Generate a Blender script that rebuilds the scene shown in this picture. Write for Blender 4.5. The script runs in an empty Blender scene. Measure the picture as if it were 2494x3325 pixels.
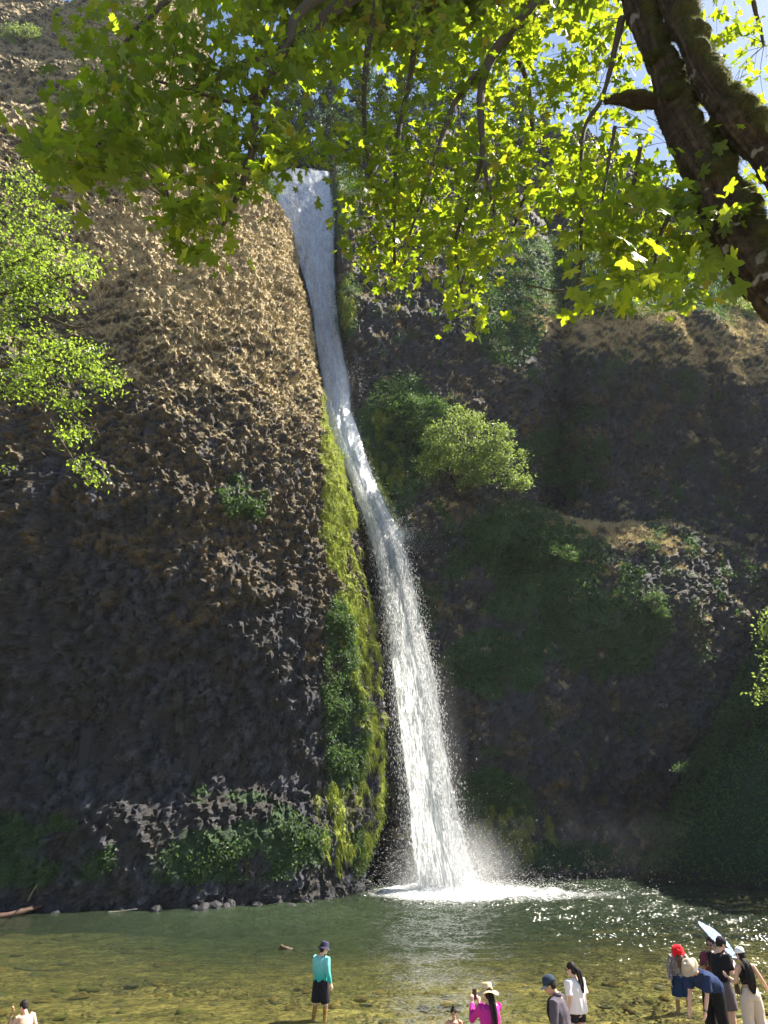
import bpy, math, random
import numpy as np
from mathutils import Vector, Matrix, Quaternion
R = math.radians
rng = np.random.default_rng(7)
random.seed(7)
scene = bpy.context.scene
COL = scene.collection

# ---------------------------------------------------------------- camera
PITCH = R(22.9); CAMH = 4.0; FPX = 2304.0
cd = bpy.data.cameras.new('camera'); cam = bpy.data.objects.new('camera', cd); COL.objects.link(cam)
cd.sensor_fit = 'VERTICAL'; cd.sensor_height = 24; cd.sensor_width = 18
cd.lens = 24 * FPX / 3325; cd.clip_start = 0.1; cd.clip_end = 2000
cam.location = (0, 0, CAMH); cam.rotation_euler = (math.pi / 2 + PITCH, 0, 0)
scene.camera = cam
# ---------------------------------------------------------------- light
SUN_AZ, SUN_EL = R(72.5), R(52)          # azimuth measured from +Y towards +X
S = Vector((math.sin(SUN_AZ) * math.cos(SUN_EL), math.cos(SUN_AZ) * math.cos(SUN_EL), math.sin(SUN_EL)))
w = bpy.data.worlds.new('World'); scene.world = w; w.use_nodes = True
nt = w.node_tree; nt.nodes.clear()
sky = nt.nodes.new('ShaderNodeTexSky'); sky.sky_type = 'NISHITA'; sky.sun_disc = False
sky.sun_elevation = SUN_EL; sky.sun_rotation = SUN_AZ
sky.air_density = 1.0; sky.dust_density = 0.6; sky.ozone_density = 1.3
bg = nt.nodes.new('ShaderNodeBackground'); bg.inputs[1].default_value = 0.056
ow = nt.nodes.new('ShaderNodeOutputWorld')
nt.links.new(sky.outputs[0], bg.inputs[0]); nt.links.new(bg.outputs[0], ow.inputs[0])
sl = bpy.data.lights.new('sun', 'SUN'); sun = bpy.data.objects.new('sun', sl); COL.objects.link(sun)
sl.energy = 5.0; sl.angle = R(0.5); sl.color = (1.0, 0.93, 0.80)
sun.rotation_euler = (-S).to_track_quat('-Z', 'Y').to_euler()
sun.location = (60, 30, 90)
vs = scene.view_settings; vs.view_transform = 'Standard'; vs.look = 'None'; vs.gamma = 1; vs.use_curve_mapping = False
vs.exposure = 2.0
cy = scene.cycles
cy.max_bounces = 7; cy.diffuse_bounces = 4; cy.glossy_bounces = 2; cy.transmission_bounces = 3
cy.transparent_max_bounces = 14; cy.volume_bounces = 0; cy.sample_clamp_indirect = 4
cy.use_denoising = True
try: cy.volume_step_rate = 2.0
except Exception: pass

# ---------------------------------------------------------------- helpers
cP, sP = math.cos(PITCH), math.sin(PITCH)
def at(px, py, Y):
    v = (1662.5 - py) / FPX; u = (px - 1247.0) / FPX
    dy = cP - v * sP; dz = sP + v * cP
    return Vector((u / dy * Y, Y, CAMH + dz / dy * Y))
def topx(P):
    """pixel of the photograph under which each world point lies (used to trace the patches of plants)"""
    x, y, z = P[..., 0], P[..., 1], P[..., 2] - CAMH
    d = y * cP + z * sP; d = np.where(d < .1, .1, d)
    v = (-y * sP + z * cP) / d
    return 1247 + FPX * x / d, 1662.5 - FPX * v
def h3(ix, iy, iz, s):
    with np.errstate(over='ignore'):
        n = (ix.astype(np.int64) * 374761393 + iy.astype(np.int64) * 668265263 + iz.astype(np.int64) * 2147483647 + s * 974634777) & 0xffffffff
        n = ((n ^ (n >> 13)) * 1274126177) & 0xffffffff
        n = ((n ^ (n >> 16)) * 2246822519) & 0xffffffff
        n = n ^ (n >> 15)
    return n.astype(np.float64) / 4294967295.0
def vnoise(P, s=0):
    i = np.floor(P); f = P - i; f = f * f * (3 - 2 * f); i = i.astype(np.int64)
    X, Y, Z = i[..., 0], i[..., 1], i[..., 2]; fx, fy, fz = f[..., 0], f[..., 1], f[..., 2]
    r = 0
    for dx in (0, 1):
        for dy in (0, 1):
            for dz in (0, 1):
                r = r + h3(X + dx, Y + dy, Z + dz, s) * (fx if dx else 1 - fx) * (fy if dy else 1 - fy) * (fz if dz else 1 - fz)
    return r * 2 - 1
def fbm(P, o=4, s=0, g=.5):
    r = 0; a = 1; t = 0
    for k in range(o):
        r = r + a * vnoise(P * 2.03 ** k + k * 17.3, s + k); t += a; a *= g
    return r / t
def worley(P, s=0):
    i = np.floor(P).astype(np.int64); f1 = np.full(P.shape[:-1], 9.); f2 = f1.copy(); c = f1.copy()
    for dx in (-1, 0, 1):
        for dy in (-1, 0, 1):
            for dz in (-1, 0, 1):
                X, Y, Z = i[..., 0] + dx, i[..., 1] + dy, i[..., 2] + dz
                qx = X + h3(X, Y, Z, s + 1) - P[..., 0]; qy = Y + h3(X, Y, Z, s + 2) - P[..., 1]; qz = Z + h3(X, Y, Z, s + 3) - P[..., 2]
                d = np.sqrt(qx * qx + qy * qy + qz * qz); hh = h3(X, Y, Z, s + 4)
                m = d < f1
                f2 = np.where(m, f1, np.minimum(f2, d)); c = np.where(m, hh, c); f1 = np.where(m, d, f1)
    return f1, f2, c
def sstep(a, b, x): 
    t = np.clip((x - a) / (b - a), 0, 1); return t * t * (3 - 2 * t)
def tag(o, label=None, cat=None, group=None, kind=None):
    if label: o['label'] = label
    if cat: o['category'] = cat
    if group: o['group'] = group
    if kind: o['kind'] = kind
    return o
def qmesh(name, V, F, mats=(), smooth=False, col=None, uv=None, midx=None):
    V = np.asarray(V, dtype=np.float32); F = np.asarray(F, dtype=np.int32)
    k = F.shape[1]; me = bpy.data.meshes.new(name)
    me.vertices.add(len(V)); me.vertices.foreach_set('co', V.ravel())
    me.loops.add(F.size); me.loops.foreach_set('vertex_index', F.ravel())
    me.polygons.add(len(F)); me.polygons.foreach_set('loop_start', np.arange(0, F.size, k, dtype=np.int32))
    me.polygons.foreach_set('loop_total', np.full(len(F), k, dtype=np.int32))
    if midx is not None: me.polygons.foreach_set('material_index', np.asarray(midx, dtype=np.int32))
    me.polygons.foreach_set('use_smooth', np.full(len(F), smooth))
    if col is not None:
        a = me.color_attributes.new('col', 'FLOAT_COLOR', 'POINT')
        a.data.foreach_set('color', np.concatenate([col, np.ones((len(V), 1))], 1).astype(np.float32).ravel())
    if uv is not None:
        l = me.uv_layers.new(name='uv'); l.data.foreach_set('uv', np.asarray(uv, dtype=np.float32)[F.ravel()].ravel())
    me.update(calc_edges=True)
    for m in (mats if isinstance(mats, (list, tuple)) else [mats]): me.materials.append(m)
    return me
def link(name, me, parent=None, loc=(0, 0, 0), rot=None):
    o = bpy.data.objects.new(name, me); COL.objects.link(o)
    o.parent = parent; o.location = loc
    if rot is not None: o.rotation_euler = rot
    return o
def empty(name, loc=(0, 0, 0), rz=0):
    o = bpy.data.objects.new(name, None); COL.objects.link(o); o.location = loc; o.rotation_euler = (0, 0, rz); return o
def grid_faces(nr, nc):
    a = (np.arange(nr - 1)[:, None] * nc + np.arange(nc - 1)[None, :]).ravel()
    return np.stack([a, a + 1, a + nc + 1, a + nc], 1)
def gnormals(P):
    du = np.gradient(P, axis=1); dv = np.gradient(P, axis=0)
    n = np.cross(du, dv); return n / (np.linalg.norm(n, axis=-1, keepdims=True) + 1e-9)

class NT:
    """tiny node-graph writer"""
    def __init__(s, name):
        s.m = bpy.data.materials.new(name); s.m.use_nodes = True; s.t = s.m.node_tree; s.t.nodes.clear()
        s.out = s.n('ShaderNodeOutputMaterial')
    def n(s, typ, ins=None, **kw):
        nd = s.t.nodes.new(typ)
        for k, v in kw.items(): setattr(nd, k, v)
        for k, v in (ins or {}).items():
            if isinstance(v, bpy.types.NodeSocket): s.t.links.new(v, nd.inputs[k])
            else: nd.inputs[k].default_value = v
        return nd
    def noise(s, vec, scale, detail=3, rough=.55, dist=0):
        return s.n('ShaderNodeTexNoise', {'Vector': vec, 'Scale': scale, 'Detail': detail, 'Roughness': rough, 'Distortion': dist}).outputs[0]
    def ramp(s, f, a, b, lo=0., hi=1.):
        return s.n('ShaderNodeMapRange', {0: f, 1: a, 2: b, 3: lo, 4: hi}).outputs[0]
    def math(s, op, a, b=0.): return s.n('ShaderNodeMath', {0: a, 1: b}, operation=op).outputs[0]
    def mix(s, f, a, b, blend='MIX'):
        nd = s.n('ShaderNodeMix', data_type='RGBA', blend_type=blend)
        for k, v in ((0, f), (6, a), (7, b)):
            if isinstance(v, bpy.types.NodeSocket): s.t.links.new(v, nd.inputs[k])
            else: nd.inputs[k].default_value = v if k == 0 else (*v[:3], 1)
        return nd.outputs[2]
    def pos(s): return s.n('ShaderNodeNewGeometry').outputs['Position']
    def obj(s): return s.n('ShaderNodeTexCoord').outputs['Object']
    def bump(s, h, st, dist=.02): return s.n('ShaderNodeBump', {'Height': h, 'Strength': st, 'Distance': dist}).outputs[0]
    def fin(s, surf): s.t.links.new(surf, s.out.inputs[0]); return s.m
def simple(name, col, rough=.8, var=.25, scale=30., bump=.25, metal=0., spec=.3, dist=.01):
    t = NT(name); p = t.obj(); n = t.noise(p, scale)
    c = t.mix(n, [x * (1 - var) for x in col], [x * (1 + var) for x in col])
    b = t.n('ShaderNodeBsdfPrincipled', {'Base Color': c, 'Roughness': rough, 'Metallic': metal, 'Specular IOR Level': spec, 'Normal': t.bump(n, bump, dist)})
    return t.fin(b.outputs[0])
def leafmat(name, cols, trans, tfac=.5, rough=.45, seed_scale=.8):
    """leaf: diffuse + translucent, colour differs from leaf to leaf"""
    t = NT(name); g = t.n('ShaderNodeNewGeometry')
    rnd = g.outputs['Random Per Island']
    oi = t.n('ShaderNodeObjectInfo').outputs['Random']
    r = t.math('FRACT', t.math('ADD', rnd, oi))
    nz = t.noise(g.outputs['Position'], seed_scale, 2)
    f = t.math('ADD', t.math('MULTIPLY', r, .6), t.math('MULTIPLY', nz, .4))
    c = t.mix(f, cols[0], cols[1]); 
    if len(cols) > 2:
        c = t.mix(t.ramp(r, .93, .96), c, cols[2])
    k = t.mix(f, trans[0], trans[1])
    d = t.n('ShaderNodeBsdfPrincipled', {'Base Color': c, 'Roughness': rough, 'Specular IOR Level': .35})
    tr = t.n('ShaderNodeBsdfTranslucent', {'Color': k})
    m = t.n('ShaderNodeMixShader', {0: tfac, 1: d.outputs[0], 2: tr.outputs[0]})
    return t.fin(m.outputs[0])

def tube(pts, rad, n=8, jit=0., seed=0, cap=True):
    """tapered tube through pts; returns V, F (quads)"""
    P = np.array([list(p) for p in pts], float); rad = np.asarray(rad, float)
    T = np.gradient(P, axis=0); T /= np.linalg.norm(T, axis=1, keepdims=True) + 1e-9
    up = np.array([0, 0, 1.]) if abs(T[0, 2]) < .9 else np.array([1., 0, 0])
    a = np.cross(T[0], up); a /= np.linalg.norm(a)
    V = []
    for i in range(len(P)):
        a = a - T[i] * a.dot(T[i]); a /= np.linalg.norm(a) + 1e-9; b = np.cross(T[i], a)
        th = np.linspace(0, 2 * math.pi, n, endpoint=False)
        V.append(P[i] + rad[i] * (np.cos(th)[:, None] * a + np.sin(th)[:, None] * b))
    V = np.concatenate(V)
    if jit: V = V + jit * np.random.default_rng(seed).normal(size=V.shape)
    F = []
    for i in range(len(P) - 1):
        for j in range(n):
            k = (j + 1) % n
            F.append([i * n + j, i * n + k, (i + 1) * n + k, (i + 1) * n + j])
    if cap:
        c0, c1 = len(V), len(V) + 1
        V = np.concatenate([V, P[:1], P[-1:]])
        e = (len(P) - 1) * n
        for j in range(n):
            k = (j + 1) % n
            F.append([c0, k, j, j]); F.append([c1, e + j, e + k, e + k])
    return V, np.array(F)
def joinVF(L):
    Vs, Fs, o = [], [], 0
    for V, F in L:
        Vs.append(V); Fs.append(np.asarray(F) + o); o += len(V)
    return np.concatenate(Vs), np.concatenate(Fs)
def fixdeg(F):
    """quads that are triangles (last index repeated) -> pure tris list"""
    F = np.asarray(F); t = F[:, 2] == F[:, 3]
    q = F[~t]; return np.concatenate([F[t][:, :3], q[:, [0, 1, 2]], q[:, [0, 2, 3]]])
def smoothpts(pts, m=6):
    """Catmull-Rom through control points (with radius as 4th value if present)"""
    P = np.array([list(p) for p in pts], float); Q = np.concatenate([P[:1] * 2 - P[1:2], P, P[-1:] * 2 - P[-2:-1]])
    o = []
    for i in range(1, len(Q) - 2):
        for t in np.linspace(0, 1, m, endpoint=False):
            a, b, c, d = Q[i - 1], Q[i], Q[i + 1], Q[i + 2]
            o.append(.5 * (2 * b + (c - a) * t + (2 * a - 5 * b + 4 * c - d) * t * t + (3 * b - a - 3 * c + d) * t ** 3))
    o.append(P[-1]); return np.array(o)
def flakes(C, size, rnd, nrm=None, flat=.0, shape='leaf', droop=None):
    """many small folded leaves (4 tris each) at points C"""
    n = len(C); 
    ax = rnd.normal(size=(n, 3))
    if droop is not None: ax = ax * .6 + np.asarray(droop)
    ax /= np.linalg.norm(ax, axis=1, keepdims=True) + 1e-9
    up = rnd.normal(size=(n, 3)) * .8 + (nrm if nrm is not None else np.array([0, 0, .9]))
    sd = np.cross(ax, up); sd /= np.linalg.norm(sd, axis=1, keepdims=True) + 1e-9
    nn = np.cross(sd, ax)
    s = (np.asarray(size) * rnd.uniform(.6, 1.3, n))[:, None]
    b = C; tip = C + ax * s; m1 = C + ax * s * .45 + sd * s * .3 + nn * s * .1; m2 = C + ax * s * .45 - sd * s * .3 + nn * s * .1
    V = np.stack([b, m1, tip, m2], 1).reshape(-1, 3)
    o = (np.arange(n) * 4)[:, None]
    F = np.concatenate([o + [0, 1, 2], o + [0, 2, 3]], 0)
    return V, F
def blades(C, D, L, W, rnd, bend=None):
    """grass blades / hanging strands: one bent blade (2 tris) each, at C along D"""
    n = len(C); D = D / (np.linalg.norm(D, axis=1, keepdims=True) + 1e-9)
    sd = np.cross(D, rnd.normal(size=(n, 3))); sd /= np.linalg.norm(sd, axis=1, keepdims=True) + 1e-9
    L = np.broadcast_to(np.asarray(L, float), (n,))[:, None] * rnd.uniform(.6, 1.4, (n, 1)); W = np.broadcast_to(np.asarray(W, float), (n,))[:, None]
    mid = C + D * L * .55; g = np.array([0, 0, -1.]) if bend is None else np.asarray(bend)
    tip = C + D * L * .8 + g * L * .45
    V = np.stack([C - sd * W * .5, C + sd * W * .5, mid + sd * W * .35, tip, mid - sd * W * .35], 1).reshape(-1, 3)
    o = (np.arange(n) * 5)[:, None]
    F = np.concatenate([o + [0, 1, 2], o + [0, 2, 4], o + [4, 2, 3]], 0)
    return V, F
# ================================================================ CLIFFS
edge_px = [(1225, 2960), (1222, 2890), (1240, 2800), (1280, 2650), (1290, 2450), (1275, 2250), (1245, 2050), (1212, 1850), (1160, 1700), (1108, 1550),
           (1062, 1400), (1042, 1250), (1026, 1150), (1018, 1000), (1000, 900), (962, 760), (880, 650), (810, 560), (760, 440), (715, 280), (680, 120), (650, -50), (600, -350), (560, -600)]
ZT = [-3, 0, 1, 3, 4.5, 6, 10, 15, 20, 25, 30, 35, 40, 46, 52, 58, 66, 80, 95, 115, 140]
YT = [43.9, 43.9, 43.9, 43.85, 44.1, 44.7, 44.8, 44.2, 44.1, 44.7, 45.5, 46.5, 47.8, 49.5, 51.2, 53.2, 56, 61, 66, 72, 80]
def Yedge(z): return np.interp(z, ZT, YT)
ez, ex = [], []
for px, py in edge_px:
    Y = 46.
    for _ in range(40):
        p = at(px, py, Y); Y = .5 * Y + .5 * float(Yedge(p.z))
    ez.append(p.z); ex.append(p.x)
def Xedge(z): return np.interp(z, ez, ex)
FZ = [-2, 0, 10, 20, 23, 30, 40, 46, 55, 62, 70, 90]
FY = [43.6, 43.8, 44.2, 44.7, 45.2, 46.9, 49.0, 50.5, 53, 55.3, 58, 64]
def Yfall(z): return np.interp(z, FZ, FY)
fall_px = [(560, 888, 1075), (650, 905, 1088), (750, 938, 1092), (850, 978, 1090), (950, 1010, 1092), (1050, 1030, 1102), (1150, 1040, 1120),
           (1250, 1052, 1138), (1330, 1045, 1142), (1450, 1085, 1182), (1550, 1130, 1215), (1650, 1165, 1262), (1720, 1190, 1297), (1800, 1213, 1325),
           (1900, 1235, 1348), (2000, 1250, 1370), (2200, 1275, 1417), (2400, 1297, 1445), (2600, 1322, 1485), (2750, 1335, 1522), (2870, 1345, 1562), (2960, 1345, 1570)]
fz, fxl, fxr = [], [], []
for py, l, r in fall_px:
    Y = 47.
    for _ in range(40):
        p = at(l, py, Y); Y = .5 * Y + .5 * float(Yfall(p.z))
    fz.append(p.z); fxl.append(p.x); fxr.append(at(r, py, Y).x)
fz, fxl, fxr = [np.array(a[::-1]) for a in (fz, fxl, fxr)]
ZLIP = fz[-1]
def FXL(z): return np.interp(z, fz, fxl) - .35 * sstep(30, 42, z)
def FXR(z): return np.interp(z, fz, fxr)

def ell(px, py, cx, cy, rx, ry, ang=0.):
    a = R(ang); x = (px - cx); y = (py - cy)
    u = (x * math.cos(a) + y * math.sin(a)) / rx; v = (-x * math.sin(a) + y * math.cos(a)) / ry
    return 1 - sstep(.55, 1.15, np.sqrt(u * u + v * v))
def lerp(a, b, t): return a + (np.asarray(b) - a) * t[..., None]

C_ROCK1, C_ROCK2 = np.array([.018, .020, .028]), np.array([.068, .069, .086])
C_BRN, C_ORG, C_TAN = np.array([.034, .028, .021]), np.array([.105, .076, .038]), np.array([.44, .345, .19])
C_GRN, C_LIME, C_DGRN = np.array([.042, .078, .026]), np.array([.30, .34, .045]), np.array([.020, .040, .018])

def rockify(P, N, px, py, moss, grass, green, lime, amp=1., seed=0):
    """adds blocks, ledges and clumps of moss; returns displaced points and colours"""
    Q = P.copy()
    wb = fbm(P * .9, 3, seed + 5)[..., None]
    w1f1, w1f2, w1c = worley((P + wb * .5) * np.array([2.0, 2.0, 1.5]), seed + 11)         # blocks
    w2f1, w2f2, w2c = worley((P + wb * .3) * np.array([3.4, 3.4, 2.4]), seed + 21)         # chips
    w3f1, w3f2, w3c = worley(P * np.array([7., 7., 5.]) + wb, seed + 26)
    mc1, mc2, mcc = worley((P + wb * .25) * np.array([2.3, 2.3, 2.9]), seed + 31)          # moss cushions
    sm1, sm2, smc = worley((P) * 4.0, seed + 41)
    big = fbm(P * .16, 4, seed + 51); mid = fbm(P * .55, 4, seed + 61); fine = fbm(P * 3., 3, seed + 71)
    crack = sstep(.0, .10, w1f2 - w1f1)
    rock = big * 1.1 + mid * .42 + (w1c - .5) * .30 * crack + (w2c - .5) * .22 + (w3c - .5) * .13 + fine * .10 - (1 - crack) * .14
    cush = (1 - mc1) * .21 + (1 - sm1) * .13 + fine * .06
    mossn = sstep(-.15, .25, fbm(P * .75, 4, seed + 81) + (moss - .5) * 1.6)
    disp = rock * amp + cush * mossn * .9
    Q = P + N * disp[..., None]
    N2 = gnormals(Q); N2 *= np.sign((N2 * N).sum(-1, keepdims=True) + 1e-6)
    upf = N2[..., 2]
    # colours
    c = lerp(C_ROCK1 + 0 * P, C_ROCK2, np.clip(w2c * .6 + w1c * .4 + fine * .4, 0, 1) ** 1.5)
    c = lerp(c, C_BRN, sstep(.35, .65, .5 + .6 * fbm(P * 1.3, 3, seed + 91) + .25 * (upf)) * .75)
    mcol = lerp(C_BRN + 0 * P, C_ORG, sstep(.15, .7, mcc * .6 + .3 + fine * .5))
    c = lerp(c, mcol, mossn * sstep(.75, .35, mc1) )
    g = sstep(.35, .75, .5 + .5 * fbm(P * 1.1, 4, seed + 101) + .45 * upf + (grass - .5) * 1.5) * sstep(.02, .3, grass)
    tan = lerp(C_TAN * .75 + 0 * P, C_TAN * 1.15, np.clip(.5 + fine, 0, 1))
    c = lerp(c, tan, g * (.55 + .45 * sstep(.9, .3, mc1)))
    gg = sstep(.4, .65, .5 + .45 * fbm(P * .8, 4, seed + 111) + (green - .5) * 1.3) * sstep(.02, .25, green)
    gc = lerp(C_DGRN + 0 * P, C_GRN, np.clip(.5 + .7 * fbm(P * 2., 3, seed + 121), 0, 1))
    c = lerp(c, gc, gg)
    ll = sstep(.4, .7, .5 + .5 * fbm(P * np.array([2.4, 2.4, .9]), 4, seed + 131) * 1.7 + (lime - .5) * 1.0) * sstep(.02, .25, lime)
    c = lerp(c, lerp(C_LIME * .6 + 0 * P, C_LIME, np.clip(.5 + fine, 0, 1)), ll)
    return Q, N2, np.clip(c, 0.01, .8), g, gg, ll

def cliffmat(name):
    t = NT(name); p = t.pos()
    a = t.n('ShaderNodeAttribute', attribute_name='col').outputs['Color']
    n1 = t.noise(p, 9, 4, .65); n2 = t.noise(p, 38, 3, .6)
    f = t.math('MULTIPLY', t.ramp(n1, .3, .7, .45, 1.5), t.ramp(n2, .3, .7, .65, 1.35))
    c = t.mix(1., a, t.n('ShaderNodeCombineColor', {0: f, 1: f, 2: f}).outputs[0], 'MULTIPLY')
    h = t.math('ADD', t.math('MULTIPLY', n1, 1.), t.math('MULTIPLY', n2, .5))
    b = t.n('ShaderNodeBsdfPrincipled', {'Base Color': c, 'Roughness': .8, 'Specular IOR Level': .3, 'Normal': t.bump(h, .9, .12)})
    return t.fin(b.outputs[0])
M_CLIFF = cliffmat('cliff_rock_and_moss')

# ---- left buttress
zr = np.concatenate([np.arange(-3, 60, .115), np.arange(60, 122, .24)])
XL = np.linspace(-52, 0, 120)
u_line = np.linspace(-46, 0, 220)[:-1]             # metres left of the rounded shoulder
phi = np.linspace(0, math.pi / 2, 190)
u_back = np.linspace(0, 14, 60)[1:]
W_, D_ = 16., 8.2
rows = []
xe, ye = Xedge(zr), Yedge(zr)
A = np.concatenate([np.stack([u_line - W_, -D_ + .10 * u_line], 1),
                    np.stack([-W_ * (1 - np.sin(phi)), -D_ + D_ * (1 - np.cos(phi))], 1),
                    np.stack([-.15 * u_back, u_back], 1)])
P = np.zeros((len(zr), len(A), 3))
P[..., 0] = (xe - .55 - .3 * sstep(40, 55, zr))[:, None] + A[None, :, 0]; P[..., 1] = ye[:, None] + A[None, :, 1]; P[..., 2] = zr[:, None]
# horizontal ledges on the upper left
led = sstep(-6, -22, A[:, 0])[None, :]
zz = P[..., 2] + 2.5 * fbm(P * np.array([.12, .12, .02]), 3, 3)
P[..., 1] += led * (sstep(66, 70, zz) * 3.2 + sstep(84, 87, zz) * 4.5 - sstep(70, 83, zz) * 1.5)
P[..., 1] += led * sstep(8, 0, P[..., 2]) * -1.0
N = gnormals(P); N *= np.where(N[..., 1:2] > 0, -1, 1) * np.where(np.arange(len(A)) > 9999, 1, 1)[None, :, None]
N[:, len(u_line) + len(phi) - 18:] = np.array([1., -.05, 0.])
px, py = topx(P)
upper = sstep(2450, 1250, py + (700 - px) * .45)
moss = np.clip(.14 + .86 * upper, 0, 1)
grass = np.clip(sstep(1750, 900, py + (900 - px) * .35) * .60 + .45 * sstep(1000, 1010, px) * 0, 0, 1)
grass = np.maximum(grass, sstep(1250, 600, py) * .58) * (1 - sstep(500, 120, px) * .4) + .18 * (py < 1950)
edge_d = np.abs(A[:, 0])[None, :] + 0 * zr[:, None]
hn = fbm(P * np.array([.35, .35, .8]), 3, 77)
green = (.56 + .35 * hn) * sstep(5.0 + 3.2 * hn, 3.0 + 3.2 * hn, P[..., 2]) * sstep(.3, 1.3, P[..., 2])
green = np.maximum(green, ell(px, py, 790, 1620, 120, 130) * .45)
green = np.maximum(green, ell(px, py, 1120, 2300, 100, 480, -3) * .6)
lime = np.maximum(ell(px, py, 1075, 1560, 55, 360, -7), ell(px, py, 1150, 2000, 60, 350, -8) * .75) * .9
lime = np.maximum(lime, ell(px, py, 1230, 2250, 85, 600, -3) * .56)
lime = np.maximum(lime, ell(px, py, 1130, 2680, 150, 190) * .5)
lime = np.maximum(lime, ell(px, py, 905, 660, 25, 190, -32) * .6)
Q, N2, colr, gA, ggA, llA = rockify(P, N, px, py, moss, grass, green, lime, 1., 100)
lc = empty('cliff'); tag(lc, kind='structure')
LM = qmesh('left_buttress', Q.reshape(-1, 3), grid_faces(*Q.shape[:2]), M_CLIFF, False, colr.reshape(-1, 3))
left_cliff = link('rock_face', LM, lc)
LQ, LN, Lg, Lgg, Lll = Q, N2, gA, ggA, llA; LPX, LPY = px, py

# ---- back wall right of the falls
zr = np.concatenate([np.arange(-3, 62, .17), np.arange(62, 118, .3)])
xr_ = np.concatenate([np.arange(-22, 48, .17), np.arange(48, 80, .4)])
CZ = [-3, 0, 3, 6, 10, 16, 21, 24, 30, 38, 45, 50, 55, 62, 68, 76, 90, 115]
CY = [50, 50.2, 51.4, 50.8, 49.6, 48.9, 48.4, 47.6, 47.4, 47.2, 47.3, 48.6, 50.3, 53.4, 56.4, 57.6, 61, 68]
X, Z = np.meshgrid(xr_, zr)
Pn = np.stack([X, 0 * X, Z], -1)
warp = 3. * fbm(Pn * np.array([.07, 1, .05]), 3, 201) + .018 * np.clip(X - 21, 0, 99) ** 2 * sstep(40, 24, Z) - 3 * sstep(8, 20, X) * sstep(24, 40, Z)
Zw = Z + warp * sstep(2, 8, Z)
xr0 = FXR(np.clip(Z, 0, 70))
sl = np.interp(Z, [0, 20, 50, 62, 115], [.36, .34, .31, .30, .30])
Y = np.interp(Zw, CZ, CY) + sl * np.clip(X - xr0, -30, 99)
# lower dome with its ledge above, upper dome
Y += 4.2 * sstep(25.5, 27.5, Zw) * sstep(39, 29, Zw) * sstep(9, 15, X) * (1 - sstep(32, 40, X))
Y -= 2.6 * np.exp(-((X - 23) / 7.5) ** 2 - ((Zw - 19) / 6.5) ** 2)
Y -= 3.0 * np.exp(-((X - 27) / 8) ** 2 - ((Zw - 42) / 7) ** 2)
Y += 2.2 * sstep(6.5, 3.5, Zw) * sstep(2, 8, X)
Y += 3.6 * np.exp(-((X - 16.5 - .12 * (Z - 40)) / 1.6) ** 2) * sstep(24, 30, Z) + 1.8 * np.exp(-((X - 36 + .35 * (Z - 30)) / 1.5) ** 2)
# chute behind the falls
inx = sstep(.5, -.3, X - (xr0 + .25)) 
chute = Yfall(Z) + .75
up = sstep(19, 25, Z)
Y = np.where(inx > 0, Y * (1 - inx * up) + chute * inx * up, Y)
Y = np.where((X < xr0), np.maximum(Y, (Yfall(Z) + .75 + 2.6 * (1 - up))), Y)
Y += sstep(0, -3, X - FXL(Z)) * 4
Y += sstep(ZLIP - .2, ZLIP + .6, Z) * sstep(1.2, 0, X - xr0) * 9      # the lip: stream bed goes back
Y = Y * (1 - 0) 
P = np.stack([X, Y, Z], -1)
N = gnormals(P); N *= np.where(N[..., 1:2] > 0, -1, 1)
px, py = topx(P)
keep_amp = 1 - .75 * sstep(1.2, 0, X - xr0) * up
g1 = np.maximum.reduce([ell(px, py, 1300, 1420, 170, 260) * .9, ell(px, py, 1750, 1800, 330, 200, 20) * .75, ell(px, py, 1900, 2000, 420, 260, 15) * .62,
    ell(px, py, 1600, 2150, 220, 150) * .7, ell(px, py, 1420, 1850, 140, 300) * .5, ell(px, py, 1130, 1000, 45, 130) * .95, ell(px, py, 1120, 640, 60, 160, 10) * .8,
    ell(px, py, 1600, 2650, 170, 190) * .95, ell(px, py, 1950, 900, 560, 170) * .85, ell(px, py, 2000, 1250, 500, 300) * .42, ell(px, py, 2250, 1750, 250, 500) * .45, ell(px, py, 1650, 1050, 160, 180) * .8, ell(px, py, 1820, 1480, 220, 140) * .62,
    ell(px, py, 1800, 2780, 400, 60) * .9, ell(px, py, 2350, 1000, 160, 90) * .55, ell(px, py, 1280, 1600, 90, 300) * .6, .36 + 0 * px])
l1 = np.maximum.reduce([ell(px, py, 1250, 1500, 70, 250) * .5, ell(px, py, 1130, 980, 30, 110) * .55, ell(px, py, 1680, 2700, 150, 120) * .45])
gr = np.maximum.reduce([ell(px, py, 2050, 1080, 480, 130, 10) * .62, ell(px, py, 2000, 1740, 350, 60, 8) * .5, ell(px, py, 2330, 1350, 200, 400, -30) * .35, ell(px, py, 1600, 1900, 300, 400) * .2, (px > 2350) * (py < 1250) * .6, ell(px, py, 2280, 1830, 300, 170, 25) * .25, .26 + 0 * px])
skyx = [600, 1050, 1100, 1200, 1400, 1620, 1900, 2100, 2240, 2400, 2494, 2700, 3300]
skyy = [560, 560, 540, 500, 440, 415, 440, 560, 640, 760, 850, 980, 1150]
skyline = np.interp(px, skyx, skyy) + 26 * fbm(P * np.array([.35, .35, .05]), 3, 333)
above = (py < skyline) | ((X < xr0 + .3) & (Z > ZLIP + .25))
above &= Z > 30
first = np.where(above.any(0), above.argmax(0), len(zr) - 1)
Q, N2, colr, gA, ggA, llA = rockify(P, N * keep_amp[..., None], px, py, .40 + 0 * X, gr, g1, l1, .95, 300)
colr = np.clip(colr * 1.12, 0, .8)
cut = np.arange(len(zr))[:, None] > first[None, :] + 1
Fw = grid_faces(*Q.shape[:2]); ok = ~cut.ravel()[Fw].any(1)
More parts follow.
